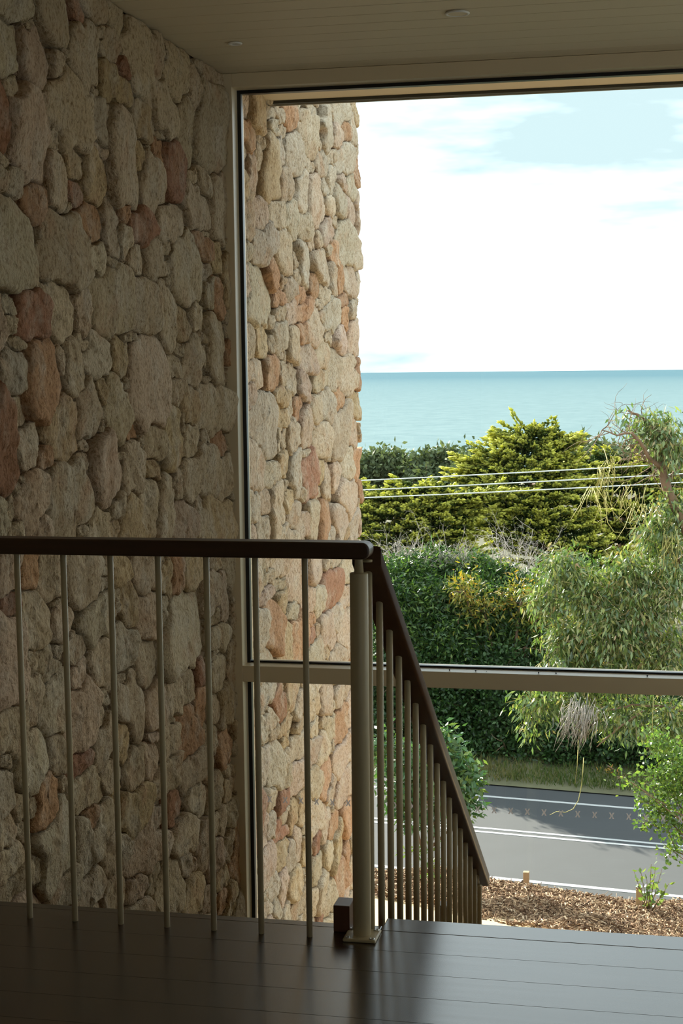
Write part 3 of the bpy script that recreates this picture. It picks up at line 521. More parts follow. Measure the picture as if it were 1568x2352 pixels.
for zb, zt, lab in ((0.021, 2.775, 'upper'), (ZM + 0.06, -0.058, 'lower')):
    gk = 0.016
    g = MB(); ya, yb = YG - 0.012, YG + 0.03
    g.box(JX, JX + gk, ya, yb, zb, zt); g.box(XR - 0.06 - gk, XR - 0.06, ya, yb, zb, zt)
    g.box(JX + gk, XR - 0.06 - gk, YG, yb, zb, zb + 0.009); g.box(JX + gk, XR - 0.06 - gk, ya, yb, zt - gk, zt)
    g.build('gasket', M['black'], w1)
    bead = MB(); bead.box(JX + gk, JX + gk + 0.003, ya - 0.002, ya + 0.004, zb + gk, zt - gk); bead.build('glazing_bead', M['dark'], w1)
    pn = MB().box(JX + 0.004, XR - 0.064, YG + 0.004, YG + 0.010, zb + 0.004, zt - 0.004).build('pane', M['glass'], w1)
    pn['label'] = lab + ' clear glass pane'
    if lab == 'lower': low = pn
xme = bpy.data.meshes.new('cross_marker')           # flat sticker: a cross with splayed feet
xme.from_pydata([(-0.0125, 0, -0.0155), (-0.0055, 0, -0.0155), (0, 0, -0.0045), (0.0055, 0, -0.0155), (0.0125, 0, -0.0155), (0.0045, 0, 0), (0.0125, 0, 0.0155), (0.0055, 0, 0.0155), (0, 0, 0.0045), (-0.0055, 0, 0.0155), (-0.0125, 0, 0.0155), (-0.0045, 0, 0)],
                [], [(0, 1, 2, 11), (2, 3, 4, 5), (5, 6, 7, 8), (8, 9, 10, 11), (2, 5, 8, 11)])
xme.materials.append(M['marker'])
x = -0.811 - 0.0805 * 14
while x < 1.9:
    if x > JX + 0.03:
        o = link('cross_marker', xme, None, low); o.location = (x, YG + 0.0025, -0.6755)
    x += 0.0805

# ---- eave ------------------------------------------------------------
ev = struct('eave', 'painted eave soffit with a charcoal edge strip above the window outside', 'eave')
MB().box(XS, XR + 0.3, YG + 0.08, 8.04, 2.852, 2.90).build('soffit', M['soffit'], ev)
MB().box(XS, XR + 0.3, 8.04, 8.07, 2.836, 3.10, 0.002, 1).build('fascia', M['dark'], ev)
MB().box(XS, XR + 0.3, 8.07, 8.076, 2.829, 2.838).build('drip_edge', M['steel'], ev)
MB().box(XS - 0.5, XR + 0.3, -3.2, 8.04, 3.10, 3.2).build('roof', M['dark'], ev)
MB().box(XS - 0.5, XR + 0.3, YW, YG + 0.1, ZC, 3.10).build('lintel', M['wall'], ev)

# ---- ceiling fittings ------------------------------------------------
t = thing('downlight', 'small white ring downlight with a dark lens, in the ceiling near the stone wall', 'downlight', (-1.836, 6.556, ZC))
MB().lathe([(0.017, -0.001), (0.029, -0.001), (0.031, -0.004), (0.029, -0.007), (0.020, -0.008), (0.017, -0.003)], (0, 0, 0), 32).build('ring', M['white'], t)
MB().lathe([(0.001, -0.0035), (0.0165, -0.0035), (0.0165, -0.0012), (0.001, -0.0012)], (0, 0, 0), 24).build('lens', M['lens'], t)
t = thing('ceiling_speaker', 'large flat round fitting with a pale rim, in the ceiling above the window', 'ceiling fitting', (-0.843, 6.236, ZC))
MB().lathe([(0.038, -0.001), (0.046, -0.001), (0.049, -0.004), (0.046, -0.008), (0.041, -0.009), (0.038, -0.006)], (0, 0, 0), 40).build('rim', M['white'], t)
MB().cyl((0, 0, -0.0065), (0, 0, -0.0012), 0.0375, n=40).build('disc', M['ceiling'], t)

# ---- landing balustrade ------------------------------------------------
YB = 3.745
lb = thing('landing_balustrade', 'level landing balustrade with dark timber handrail and round putty bars', 'balustrade', (-1.4, YB, 0))
def stad(x0, x1, z0, z1, y, r, n=8, left=False):
    pts = []
    for a in range(n + 1): th = -math.pi / 2 + math.pi / 2 * a / n; pts.append((x1 - r + r * math.cos(th), y, z0 + r + r * math.sin(th)))
    for a in range(n + 1): th = math.pi / 2 * a / n; pts.append((x1 - r + r * math.cos(th), y, z1 - r + r * math.sin(th)))
    pts += [(x0, y, z1), (x0, y, z0)]
    return pts
m_ = MB().prism(stad(XF + 0.02, -0.722, 0.988, 1.030, YB - 0.031, 0.019), (0, 0.062, 0))
o = m_.build('handrail', M['rail']); keep(o, lb)
bv = o.modifiers.new('soft_edge', 'BEVEL'); bv.width = 0.005; bv.segments = 3; bv.limit_method = 'ANGLE'; bv.angle_limit = math.radians(40)
o.data.shade_auto_smooth() if hasattr(o.data, 'shade_auto_smooth') else None
barm = MB().lathe([(0.0072, 0.0), (0.0078, 0.0005), (0.0078, 0.989), (0.0072, 0.9895)], (0, 0, 0), 20).build('baluster', M['metal']).data
bpy.data.objects.remove(bpy.data.objects['baluster'])
for k in range(10):
    xx = -0.893 - 0.1287 * k
    if xx < XF + 0.06: break
    o = link('baluster', barm); o.location = (xx, YB, 0); keep(o, lb)
NX, NY = -0.7585, 3.765
npo = MB().lathe([(0.0225, 0.008), (0.0232, 0.009), (0.0232, 0.946), (0.0215, 0.949), (0.001, 0.949)], (NX, NY, 0), 40).build('newel_post', M['metal']); keep(npo, lb)
nk = MB().lathe([(0.0125, 0.0), (0.0095, 0.043), (0.0095, 0.05)], (NX, NY, 0.944), 20).build('post_pin', M['metal']); keep(nk, npo); nk.parent = npo; nk.matrix_parent_inverse = Matrix()
br = MB()
br.lathe([(0.006, -0.003), (0.012, -0.003), (0.0125, 0), (0.012, 0.003), (0.006, 0.003)], (NX + 0.020, NY + 0.012, 0.978), 20)
br.box(NX + 0.004, NX + 0.016, NY + 0.004, NY + 0.016, 0.975, 0.981)
o = br.build('rail_bracket', M['metal']); o.parent = npo
pl = MB().box(NX - 0.043, NX + 0.043, NY - 0.043, NY + 0.043, 0.0003, 0.0085, 0.003, 2).build('base_plate', M['metal']); keep(pl, lb)
for sx in (-1, 1):
    for sy in (-1, 1):
        c = (NX + 0.032 * sx, NY + 0.032 * sy, 0.0085)
        o = MB().lathe([(0.0075, 0), (0.0075, 0.0008), (0.0062, 0.0026), (0.0032, 0.0026), (0.003, 0.0012), (0.0005, 0.0012)], c, 16).build('bolt', M['steel']); o.parent = pl

# ---- stair balustrade ---------------------------------------------------
SX = -0.745; SL = -0.681
sb = thing('stair_balustrade', 'sloping stair balustrade with brown handrail and closely spaced putty bars', 'balustrade', (SX, 5.0, -1.0))
zu = lambda yy: 0.941 + SL * (yy - 3.822)            # underside of the rail
ya, yb = 3.797, 6.21
hb = MB(); w2, hh = 0.037, 0.055; prof = []
rr = 0.010
for cx_, cz_, a0 in ((w2 - rr, hh - rr, 0), (-w2 + rr, hh - rr, 90), (-w2 + rr, rr, 180), (w2 - rr, rr, 270)):
    for q in range(5):
        a = math.radians(a0 + 90 * q / 4); prof.append((cx_ + rr * math.cos(a), cz_ + rr * math.sin(a)))
A = [hb.bm.verts.new((SX + p, ya, zu(ya) + q)) for p, q in prof]; B = [hb.bm.verts.new((SX + p, yb - 0.06 * q / hh * 0 , zu(yb) + q)) for p, q in prof]
for i in range(len(A)): hb.bm.faces.new((A[i], A[(i + 1) % len(A)], B[(i + 1) % len(A)], B[i])).smooth = True
hb.bm.faces.new(A[::-1]); hb.bm.faces.new(B)
o = hb.build('handrail', M['rail_y']); keep(o, sb)
for k in range(16):
    yy = 3.822 + 0.1459 * k
    o = MB().cyl((SX, yy, nose(yy) - 0.02 if k else -0.03), (SX, yy, zu(yy) + 0.014), 0.0094, n=20).build('baluster', M['metal']); keep(o, sb)
yp = 6.085
o = MB().lathe([(0.0195, ZM + 0.008), (0.0195, zu(yp) - 0.042), (0.018, zu(yp) - 0.038), (0.001, zu(yp) - 0.038)], (SX, yp, 0), 28).build('newel_post', M['metal']); keep(o, sb)
o2 = MB().lathe([(0.010, 0), (0.008, 0.05)], (SX, yp, zu(yp) - 0.042), 16).build('post_pin', M['metal']); keep(o2, o); o2.parent = o; o2.matrix_parent_inverse = Matrix()
o = MB().box(SX - 0.043, SX + 0.043, yp - 0.043, yp + 0.043, ZM, ZM + 0.0085, 0.003, 2).build('base_plate', M['metal']); keep(o, sb)

# ---- timber block, lower handrail end -------------------------------------
o = MB().box(-0.839, -0.796, 3.787, 3.853, 0.0002, 0.072, 0.0015, 2).build('timber_block', M['block']); tag(o, 'small upright dark timber block on the landing edge behind the newel post', 'block')
lr = thing('lower_handrail', 'dark timber handrail end of the lower flight, glimpsed between the stair bars', 'handrail', (-0.90, 6.16, ZM))
MB().box(-0.026, 0.026, -0.031, 0.031, 0.008, 0.822, 0.004, 2).build('rail_post', M['rail_y'], lr)
MB().box(-0.043, 0.043, -0.043, 0.043, 0.0, 0.008, 0.002, 1).build('base_plate', M['metal'], lr)

# ---- dead insects on the transom -------------------------------------------
flies = ((1033, 'pale winged dead fly on the transom, nearest the stair handrail'), (1093, 'fat dead fly on the transom, second from the stair handrail'), (1118, 'tiny dead gnat on the transom beside the fat fly'),
         (1237, 'upright dead fly on the transom, middle of the sill'), (1277, 'dead fly on its back on the transom, middle right'), (1486, 'lone dead fly on the transom near the right edge'))
for px, lab in flies:
    P = at(px, 1550 + (px - 1033) * 0.024, YW + 0.045); s = 0.45 if 'tiny' in lab else 1.0
    t = thing('dead_fly', lab, 'insect', (P[0], YW + 0.03, 0.0213), group='dead flies on the transom')
    b = MB().lathe([(0.0005, 0), (0.0028, 0.0015), (0.0034, 0.004), (0.0026, 0.0068), (0.0006, 0.0085)], (0, 0, 0), 10).build('body', M['insect'], t); b.scale = (s, s, s)
    w_ = MB()
    for q in (-1, 1): w_.prism([(0, 0, 0.005), (0.007 * q, 0.001, 0.0055), (0.009 * q, 0.005, 0.005), (0.003 * q, 0.004, 0.005)], (0, 0, 0.0003))
    w_ = w_.build('wings', M['marker'] if 'pale' in lab else M['insect'], t); w_.scale = (s, s, s)
# ================================================================== outside
def unit(v): return v / np.maximum(np.linalg.norm(v, axis=-1, keepdims=True), 1e-9)
def leaves(name, P, axis, L, W, tint, mat, parent, fold=0.0, r=rng):
    n = len(P); axis = unit(axis); rv = unit(r.normal(size=(n, 3))); side = unit(np.cross(axis, rv))
    L = np.broadcast_to(L, n)[:, None]; W = np.broadcast_to(W, n)[:, None]
    nrm = np.cross(axis, side)
    a = P; b = P + axis * L * 0.42 + side * W / 2 + nrm * W * fold; c = P + axis * L; d = P + axis * L * 0.42 - side * W / 2 + nrm * W * fold
    V = np.stack([a, b, c, d], 1).reshape(-1, 3); F = np.arange(4 * n).reshape(n, 4)
    o = arrays(name, V, F, mat, parent, col=np.repeat(tint, 4)); o['kind'] = 'stuff'
    return o
def shell(c, rad, n, r=rng, bias=0.33):
    d = unit(r.normal(size=(n, 3))); u = r.uniform(0, 1, n) ** bias
    return np.asarray(c) + d * np.asarray(rad) * u[:, None], d
def tufted(c, rad, n, per, spread, r=rng, bias=0.3):
    T, d = shell(c, rad, max(1, n // per), r, bias)
    P = np.repeat(T, per, 0) + r.normal(0, 1, (len(T) * per, 3)) * spread
    return P, np.repeat(d, per, 0)
def branchy(start, dirn, length, rad, depth, r, mb, gnarl=0.35, n=4, kids=3):
    pts = [np.array(start, float)]; d = unit(np.array(dirn, float)); seg = 5
    for k in range(seg):
        d = unit(d + r.normal(0, gnarl, 3) * 0.5); pts.append(pts[-1] + d * length / seg)
    mb.tube(pts, [rad * (1 - 0.65 * k / seg) for k in range(seg + 1)], n)
    if depth > 0:
        for k in range(kids):
            i = r.integers(1, seg + 1); branchy(pts[i], d + r.normal(0, 0.6, 3), length * r.uniform(0.45, 0.7), rad * 0.45, depth - 1, r, mb, gnarl, max(3, n - 1), kids)
    return pts

# ---- sea -----------------------------------------------------------
def quad(name, pts, mat, parent=None): return arrays(name, np.array(pts), np.array([[0, 1, 2, 3]]), mat, parent)
SEA_Z = -42
sea = quad('sea', [(-30000, 100, SEA_Z), (30000, 100, SEA_Z), (30000, 40000, SEA_Z), (-30000, 40000, SEA_Z)], M['sea'])
tag(sea, 'pale turquoise sea reaching to the horizon', 'sea', kind='structure')

# ---- ground --------------------------------------------------------
ROAD_Z = -9.05
rs = math.tan(math.radians(-7.4))          # the road runs slightly askew to the house
def ry(x, y0): return y0 + rs * x
def bank_z(x, y):
    z = -3.87 - 0.258 * (y - 14) - 0.075 * (x + 2.3)
    return np.where(y > 20, z - 0.24 * (y - 20), z)
def grid(name, x0, x1, nx, f0, f1, ny, zf, mat, parent=None):
    xs = np.linspace(x0, x1, nx); V = []; F = []
    for x in xs:
        for t in np.linspace(0, 1, ny):
            y = f0(x) * (1 - t) + f1(x) * t; V.append((x, y, float(zf(x, y))))
    for i in range(nx - 1):
        for j in range(ny - 1): a = i * ny + j; F.append((a, a + ny, a + ny + 1, a + 1))
    return arrays(name, V, F, mat, parent, smooth=True)
bump = lambda x, y: 0.05 * math.sin(2.1 * x + 1.3 * y) + 0.04 * math.sin(3.7 * x - 2.9 * y + 1)
gp = grid('gravel_path', -14, 12, 40, lambda x: 7.5, lambda x: 17.9, 30, lambda x, y: bank_z(x, y), M['gravel'])
tag(gp, 'sandy gravel strip below the window in front of the mulch', 'path', kind='structure')
EDGE = lambda x: float(np.clip(15.9 - 0.58 * (x + 1.8), 13, 17.4))
mu = grid('mulch_bed', -14, 12, 80, EDGE, lambda x: 20.6, 50, lambda x, y: bank_z(x, y) - 0.02 + (0.07 + bump(x, y)) * min(1, (y - EDGE(x)) * 1.6), M['mulch_soil'])
tag(mu, 'sloping garden bed covered with shredded bark mulch', 'garden bed', kind='structure')
r = np.random.default_rng(3); n = 42000
cx_ = r.uniform(-6.2, 1.6, n); cyv = r.uniform(0, 1, n); e = np.clip(15.9 - 0.58 * (cx_ + 1.8), 13, 17.4); cyv = e - 0.05 + (20.65 - e) * cyv
cz_ = bank_z(cx_, cyv) + 0.065 + 0.05 * np.sin(2.1 * cx_ + 1.3 * cyv) + 0.04 * np.sin(3.7 * cx_ - 2.9 * cyv + 1) + r.uniform(-0.015, 0.03, n)
ax = unit(r.normal(size=(n, 3)) * np.array([1, 1, 0.45])); sd_ = unit(np.cross(ax, r.normal(size=(n, 3)))); up_ = np.cross(ax, sd_)
Lc = r.gamma(2.2, 0.022, n) + 0.018; Wc = r.uniform(0.008, 0.024, n)
P = np.stack([cx_, cyv, cz_], 1)
ca = P + ax * Lc[:, None] / 2; cb = P - ax * Lc[:, None] / 2; hw = sd_ * Wc[:, None] / 2; th = up_ * Wc[:, None] * 0.22
V = np.stack([ca + hw, ca - hw, cb - hw * 0.8, cb + hw * 0.8, P + th * 2.2, P - th], 1).reshape(-1, 3)
b = np.arange(n)[:, None, None] * 6
F = (b + np.array([[0, 1, 4], [1, 2, 4], [2, 3, 4], [3, 0, 4], [1, 0, 5], [3, 2, 5]])).reshape(-1, 3)
o = arrays('bark_chips', V, F, M['chip'], mu, col=np.repeat(np.clip(r.beta(1.6, 1.9, n), 0, 1), 6)); o['kind'] = 'stuff'

rd = grid('road', -60, 60, 2, lambda x: ry(x, 29.2), lambda x: ry(x, 37.9), 2, lambda x, y: ROAD_Z, M['asphalt'])
tag(rd, 'grey asphalt road below the house, shaded on its far lane', 'road', kind='structure')
def strip(name, y0, w):
    a, b_ = -60, 60
    MBs = MB().prism([(a, ry(a, y0), ROAD_Z + 0.001), (b_, ry(b_, y0), ROAD_Z + 0.001), (b_, ry(b_, y0 + w), ROAD_Z + 0.001), (a, ry(a, y0 + w), ROAD_Z + 0.001)], (0, 0, 0.006))
    return MBs.build(name, M['line'], rd)
strip('edge_line', 30.56, 0.15); strip('centre_line', 33.68, 0.11); strip('centre_line', 33.97, 0.11); strip('edge_line', 36.62, 0.13)
land = grid('land', -90, 90, 46, lambda x: ry(x, 37.7) if abs(x) < 60 else 30, lambda x: 118, 40,
            lambda x, y: np.interp(y, [30, 40, 44, 66, 98, 104, 118], [ROAD_Z - .05, ROAD_Z + 0.05, -8.8, -8.6, -5.6, -9, SEA_Z - 2]), M['verge'])
tag(land, 'grassy land beyond the road falling to the shore', 'land', kind='structure')
bk = grid('bank', -60, 60, 40, lambda x: 20.4, lambda x: ry(x, 29.4) if abs(x) < 55 else 29, 8, lambda x, y: np.interp(y, [20.4, 27.5 , 40], [float(bank_z(x, 20.4)), ROAD_Z + 0.0, ROAD_Z - 0.03]) if abs(x) < 20 else ROAD_Z + 0.1, M['verge'])
tag(bk, 'earth bank dropping from the garden bed to the road', 'bank', kind='structure')
r = np.random.default_rng(8); n = 16000
gx = r.uniform(-14, 8, n); gy_ = 37.95 + rs * gx + r.gamma(1.6, 1.0, n)
P = np.stack([gx, gy_, np.interp(gy_, [37, 40, 44, 66], [ROAD_Z, ROAD_Z + 0.05, -8.8, -8.6])], 1)
leaves('grass_blades', P, r.normal(size=(n, 3)) * 0.35 + np.array([0, 0, 1]), r.uniform(0.08, 0.26, n), 0.025, np.clip(r.beta(1.8, 1.8, n) + 0.2 * np.sin(gx * 0.9), 0, 1), M['grass'], land, r=r)

# ---- power lines ---------------------------------------------------
for (pa, pb, lab) in (((843, 1103), (1568, 1064), 'topmost of the three pale power lines crossing before the cypress'), ((843, 1125), (1568, 1088), 'middle one of the three pale power lines crossing before the cypress'),
                      ((843, 1143), (1568, 1108), 'lowest of the three pale power lines crossing before the cypress')):
    A_, B_ = at(*pa, 33.5), at(*pb, 31.8); d = B_ - A_
    pts = []
    for k in range(33):
        t_ = -2.2 + 5.2 * k / 32; pts.append(A_ + d * t_ + np.array([0, 0, 0.05 * (t_ * t_ - t_)]))
    tag(MB().tube(pts, 0.014, 6).build('power_line', M['wire']), lab, 'power line', 'power lines over the road')

# ---- trees -----------------------------------------------------------
def ell(px, py, Y, rx, ry_, rd_=None):
    c = at(px, py, Y); k = Y / FPX * 1.03
    return c, (rx * k, (rd_ if rd_ else max(rx, ry_) * 0.8) * k, ry_ * k)
def tree(name, label, cat, blobs, mat, leafL, leafW, per=12, spread=0.14, droop=0.0, out=0.6, group=None, base_z=ROAD_Z, trunk=0.11, seed=1, tint=(1.6, 1.8), dens=1.0, bias=0.3, base_px=None):
    r = np.random.default_rng(seed)
    c0 = np.mean([ell(*b[:5])[0] for b in blobs], 0)
    if base_px: c0 = at(base_px, blobs[0][1], blobs[0][2])
    t = thing(name, label, cat, (float(c0[0]), float(c0[1]), base_z), group=group); off = np.array(t.location)
    PP, DD = [], []
    for b in blobs:
        c, rad = ell(*b[:5]); P, D = tufted(c, rad, int(b[5] * dens), per, spread, r, bias); PP.append(P); DD.append(D)
    P = np.concatenate(PP); D = np.concatenate(DD); n = len(P)
    m = P[:, 2] > base_z + 0.1; P, D = P[m], D[m]; n = len(P)
    axis = D * out + r.normal(size=(n, 3)) * 0.8 + np.array([0, 0, -droop])
    leaves('foliage', P - off, axis, r.uniform(0.7, 1.3, n) * leafL, r.uniform(0.8, 1.2, n) * leafW, np.clip(r.beta(*tint, n), 0, 1), mat, t, 0.12, r)
    if trunk:
        mb = MB(); top = c0 - off
        for b in blobs:
            c, rad = ell(*b[:5]); c = c - off
            st_ = np.array([0, 0, 0]) if b is blobs[0] else np.array([top[0] * 0.2, top[1] * 0.2, max(0.3, top[2] * 0.35)])
            mid = (st_ + c) / 2 + r.normal(0, 0.15, 3)
            mb.tube([st_, mid, c], [trunk, trunk * 0.62, trunk * 0.2], 6)
            for q in range(4): branchy(c - np.array([0, 0, rad[2] * 0.3]), r.normal(size=3) + np.array([0, 0, 0.5]), rad[0] * 0.9, trunk * 0.27, 1, r, mb)
        mb.build('trunk', M['bark'], t)
    return t, off, r

# cypress with layered sprays
def cypress(name, label, cpx, Y, top_py, layers, seed, base_z=-8.7):
    r = np.random.default_rng(seed); c = at(cpx, top_py, Y)
    t = thing(name, label, 'tree', (float(c[0]), Y, base_z), group='cypresses beyond the road'); off = np.array(t.location)
    PP, AX, LL, TT = [], [], [], []
    layers = [(a_, b_, max(30, c_ - 40), d_ + (10 if c_ < 60 else 0)) for a_, b_, c_, d_ in layers]
    for (px, py, half, cnt) in layers:                       # px, py of a layer's middle, half width in pixels, sprays
        mid = at(px, py, Y); k = Y / FPX
        for q in range(int(cnt * 1.7)):
            u = r.uniform(-1, 1); a = r.uniform(-math.pi * 0.5, math.pi * 0.5)
            depth = -math.cos(a) * half * k * 0.55 * math.sqrt(max(0.05, 1 - u * u))
            base = mid + np.array([u * half * k, depth, r.normal(0, 0.06) - 0.22 * abs(u) ** 1.5 + 0.12 * math.sin(px * 0.37 + 5 * u)])
            L = r.uniform(0.8, 1.9); dirn = unit(np.array([u * 1.3 + r.normal(0, 0.35), -0.7 + r.normal(0, 0.3), 0.12 + r.normal(0, 0.07)]))
            n = int(46 * L); s = r.uniform(0, 1, n)
            lat = unit(np.cross(dirn, [0, 0, 1])); w = (1 - s) * 0.42 * L * r.uniform(-1, 1, n)
            P = base + dirn * (s * L)[:, None] + lat * w[:, None] + np.array([0, 0, 1]) * (0.10 * s * s * L + r.normal(0, 0.022, n))[:, None]
            PP.append(P); AX.append(dirn + lat * np.sign(w)[:, None] * 0.5 + r.normal(size=(n, 3)) * 0.22 + np.array([0, 0, 0.12])); LL.append(r.uniform(0.14, 0.30, n))
            TT.append(np.clip(0.08 + 0.92 * s ** 1.3 + r.normal(0, 0.12, n), 0, 1))  # sunlight and shade put into the tint: bright tips, dark inner sprays
    P = np.concatenate(PP) - off; ax = unit(np.concatenate(AX)); L = np.concatenate(LL)[:, None]; T = np.concatenate(TT); n = len(P)
    sdv = unit(np.cross(ax, r.normal(size=(n, 3)))); u2 = np.cross(ax, sdv); w = 0.055
    V = np.stack([P, P + ax * L * 0.45 + sdv * w, P + ax * L * 0.45 - sdv * w * 0.5 + u2 * w * 0.87, P + ax * L * 0.45 - sdv * w * 0.5 - u2 * w * 0.87, P + ax * L], 1).reshape(-1, 3)
    b = np.arange(n)[:, None, None] * 5
    F = (b + np.array([[0, 2, 1], [0, 3, 2], [0, 1, 3], [4, 1, 2], [4, 2, 3], [4, 3, 1]])).reshape(-1, 3)
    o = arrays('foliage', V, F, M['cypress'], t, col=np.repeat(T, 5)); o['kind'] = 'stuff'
    mb = MB(); mb.tube([(0, 0.6, 0), (0.1, 0.6, (c[2] - base_z) * 0.5), (0, 0.6, c[2] - base_z - 0.4)], [0.45, 0.3, 0.04], 8)
    for (px, py, half, cnt) in layers:
        mid = at(px, py, Y) - off; k = Y / FPX
        for s in (-1, 1): mb.tube([(mid[0] * 0.1, 0.6, mid[2] - 0.8), (mid[0] + s * half * k * 0.4, 0.2, mid[2] - 0.25), (mid[0] + s * half * k * 0.85, -0.2, mid[2] - 0.1)], [0.12, 0.07, 0.02], 5)
    mb.build('trunk', M['bark'], t)
cy1 = [(1240, 1006, 42, 10), (1235, 1022, 55, 16), (1210, 1040, 80, 24), (1190, 1058, 105, 30), (1200, 1078, 115, 34), (1190, 1100, 120, 34), (1215, 1122, 110, 30), (1215, 1145, 125, 34),
       (1225, 1168, 120, 32), (1230, 1192, 120, 32), (1240, 1214, 120, 28), (1260, 1240, 120, 24), (1310, 1262, 110, 22), (1330, 1285, 110, 22)]
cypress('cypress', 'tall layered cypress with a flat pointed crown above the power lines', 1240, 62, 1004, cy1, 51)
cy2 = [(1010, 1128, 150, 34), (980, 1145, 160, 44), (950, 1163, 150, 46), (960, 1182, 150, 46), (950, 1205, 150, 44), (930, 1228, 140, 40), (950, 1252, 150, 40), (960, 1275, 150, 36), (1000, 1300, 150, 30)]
cypress('cypress', 'broad low cypress with spray tips tinted yellow as if sunlit beside the fin wall', 980, 58, 1122, cy2, 52)
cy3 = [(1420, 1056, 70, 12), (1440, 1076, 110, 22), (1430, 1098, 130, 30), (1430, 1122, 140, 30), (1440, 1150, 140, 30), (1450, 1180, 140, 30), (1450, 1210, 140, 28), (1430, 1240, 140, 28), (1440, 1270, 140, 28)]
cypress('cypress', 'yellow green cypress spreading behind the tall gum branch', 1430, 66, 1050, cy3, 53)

for i, (lab, bl) in enumerate((('round dusky olive coastal tree against the sea beside the fin wall', [(885, 1090, 95, 58, 42, 2600), (850, 1110, 95, 50, 50, 1500)]),
                 ('mid green coastal tree between the dusky tree and the cypress', [(985, 1092, 93, 42, 36, 1800), (1020, 1082, 93, 38, 32, 1500), (1000, 1120, 92, 60, 30, 1500)]),
                 ('lighter green coastal tree touching the cypress on its left', [(1085, 1092, 88, 32, 40, 1800), (1100, 1115, 86, 50, 30, 1200)]),
                 ('dense coastal tree on the shore to the right of the cypress', [(1345, 1064, 92, 58, 34, 2400), (1310, 1085, 90, 50, 30, 1400), (1390, 1082, 90, 50, 30, 1400)]),
                 ('coastal tree half hidden behind the gum branches by the sea', [(1490, 1070, 96, 70, 40, 2400), (1550, 1080, 96, 60, 45, 1800)]))):
    tree('coastal_tree', lab, 'tree', [(b_[0], b_[1] - 9) + b_[2:] for b_ in bl], M['coastal'], 0.34, 0.20, per=10, spread=0.32, group='coastal trees by the sea', base_z=-5.9, seed=60 + i, dens=1.5)

HB = [
 ('leafy tree with bright green top beyond the road, nearest the handrail', M['hedge'], [(925, 1335, 44, 70, 50, 5200), (985, 1310, 45, 60, 36, 3600), (905, 1400, 43, 70, 60, 5200), (975, 1400, 43, 80, 60, 6000), (925, 1470, 42.5, 80, 60, 5000)]),
 ('leafy tree in the middle of the row beyond the road, yellowing on one side', M['hedge'], [(1085, 1320, 45, 60, 36, 3600), (1070, 1395, 43.5, 80, 64, 6000), (1140, 1345, 44.5, 50, 40, 3000), (1130, 1420, 43, 80, 64, 6000), (1040, 1470, 42.5, 90, 60, 6000)]),
 ('shadowy leafy tree of the row beyond the road beside the gum', M['hedge'], [(1215, 1395, 44, 60, 60, 4600), (1200, 1460, 43, 80, 70, 6000), (1270, 1420, 44, 70, 70, 4600), (1310, 1340, 46, 80, 60, 4000)]),
]
for i, (lab, mt, bl) in enumerate(HB):
    tree('leafy_tree', lab, 'tree', bl, mt, 0.17, 0.055, per=14, spread=0.17, droop=0.25, group='leafy trees beyond the road', seed=80 + i)
tree('autumn_shrub', 'yellow and orange leaved shrub among the dark trees beyond the road', 'shrub', [(1065, 1355, 42.3, 28, 34, 700), (1110, 1395, 42.3, 30, 40, 600), (1195, 1375, 42.6, 50, 36, 900), (1225, 1420, 42.6, 30, 40, 600)], M['hedge_autumn'], 0.17, 0.05, per=14, spread=0.2, droop=0.3, seed=90, tint=(1.2, 2.2), dens=0.6)
for i, (lab, bl) in enumerate((('dark dense hedge bush beyond the road behind the stair bars', [(890, 1560, 42, 70, 70, 4200), (880, 1660, 41.7, 80, 80, 5200), (930, 1740, 41.5, 80, 60, 4000)]),
                 ('dark dense hedge bush beyond the road just right of the stair handrail', [(1020, 1560, 42, 90, 80, 6000), (1040, 1660, 41.6, 80, 70, 6000), (1090, 1730, 41.3, 70, 50, 3500)]),
                 ('dark dense hedge bush beyond the road, in the middle of the lower pane', [(1150, 1560, 42, 80, 70, 6000), (1160, 1650, 41.6, 80, 70, 6000), (1180, 1730, 41.2, 80, 46, 3600)]),
                 ('dark dense hedge bush beyond the road under the dead twig bundle', [(1290, 1600, 42, 90, 70, 5200), (1300, 1690, 41.2, 90, 70, 5200), (1290, 1750, 40.9, 70, 36, 2600)]),
                 ('dark dense hedge bush beyond the road near the right edge', [(1420, 1620, 42, 90, 80, 5200), (1430, 1710, 41, 90, 70, 5200), (1540, 1640, 42, 90, 80, 4200), (1550, 1740, 40.8, 90, 60, 4200)]))):
    tree('hedge_bush', lab, 'bush', bl, M['hedge_dark'], 0.13, 0.075, per=12, spread=0.16, group='hedge bushes beyond the road', seed=100 + i, tint=(1.4, 2.0))

# bare grey twigs over the leafy trees
for i, (pts_, lab) in enumerate((((875, 895, 915, 935, 955, 980), 'bare grey twiggy shrub in front of the low cypress'), ((1015, 1035, 1055, 1070), 'bare grey twigs rising between the two leafy trees'), ((1150, 1170, 1190, 1210, 1232), 'bare grey twiggy shrub beside the white leaved gum crown'))):
    r = np.random.default_rng(120 + i); BY = 44.8; c0 = at(pts_[len(pts_) // 2], 1330, BY); t = thing('bare_shrub', lab, 'shrub', (float(c0[0]), BY, ROAD_Z), group='bare twiggy shrubs'); off = np.array(t.location); mb = MB()
    for px in pts_:
        b0_ = at(px, 1305 + r.normal(0, 8), BY) - off
        mb.tube([(b0_[0] * 0.5, 0, 0), (b0_[0], 0, b0_[2] * 0.5), tuple(b0_)], [0.05, 0.03, 0.018], 5)
        for q in range(6): branchy(b0_ + r.normal(0, 0.10, 3), np.array([r.normal(0, 0.55), r.normal(0, 0.3), 1.0]), r.uniform(0.6, 1.05), 0.014, 2, r, mb, 0.45, 4, 3)
    mb.build('twigs', M['deadwood'], t)

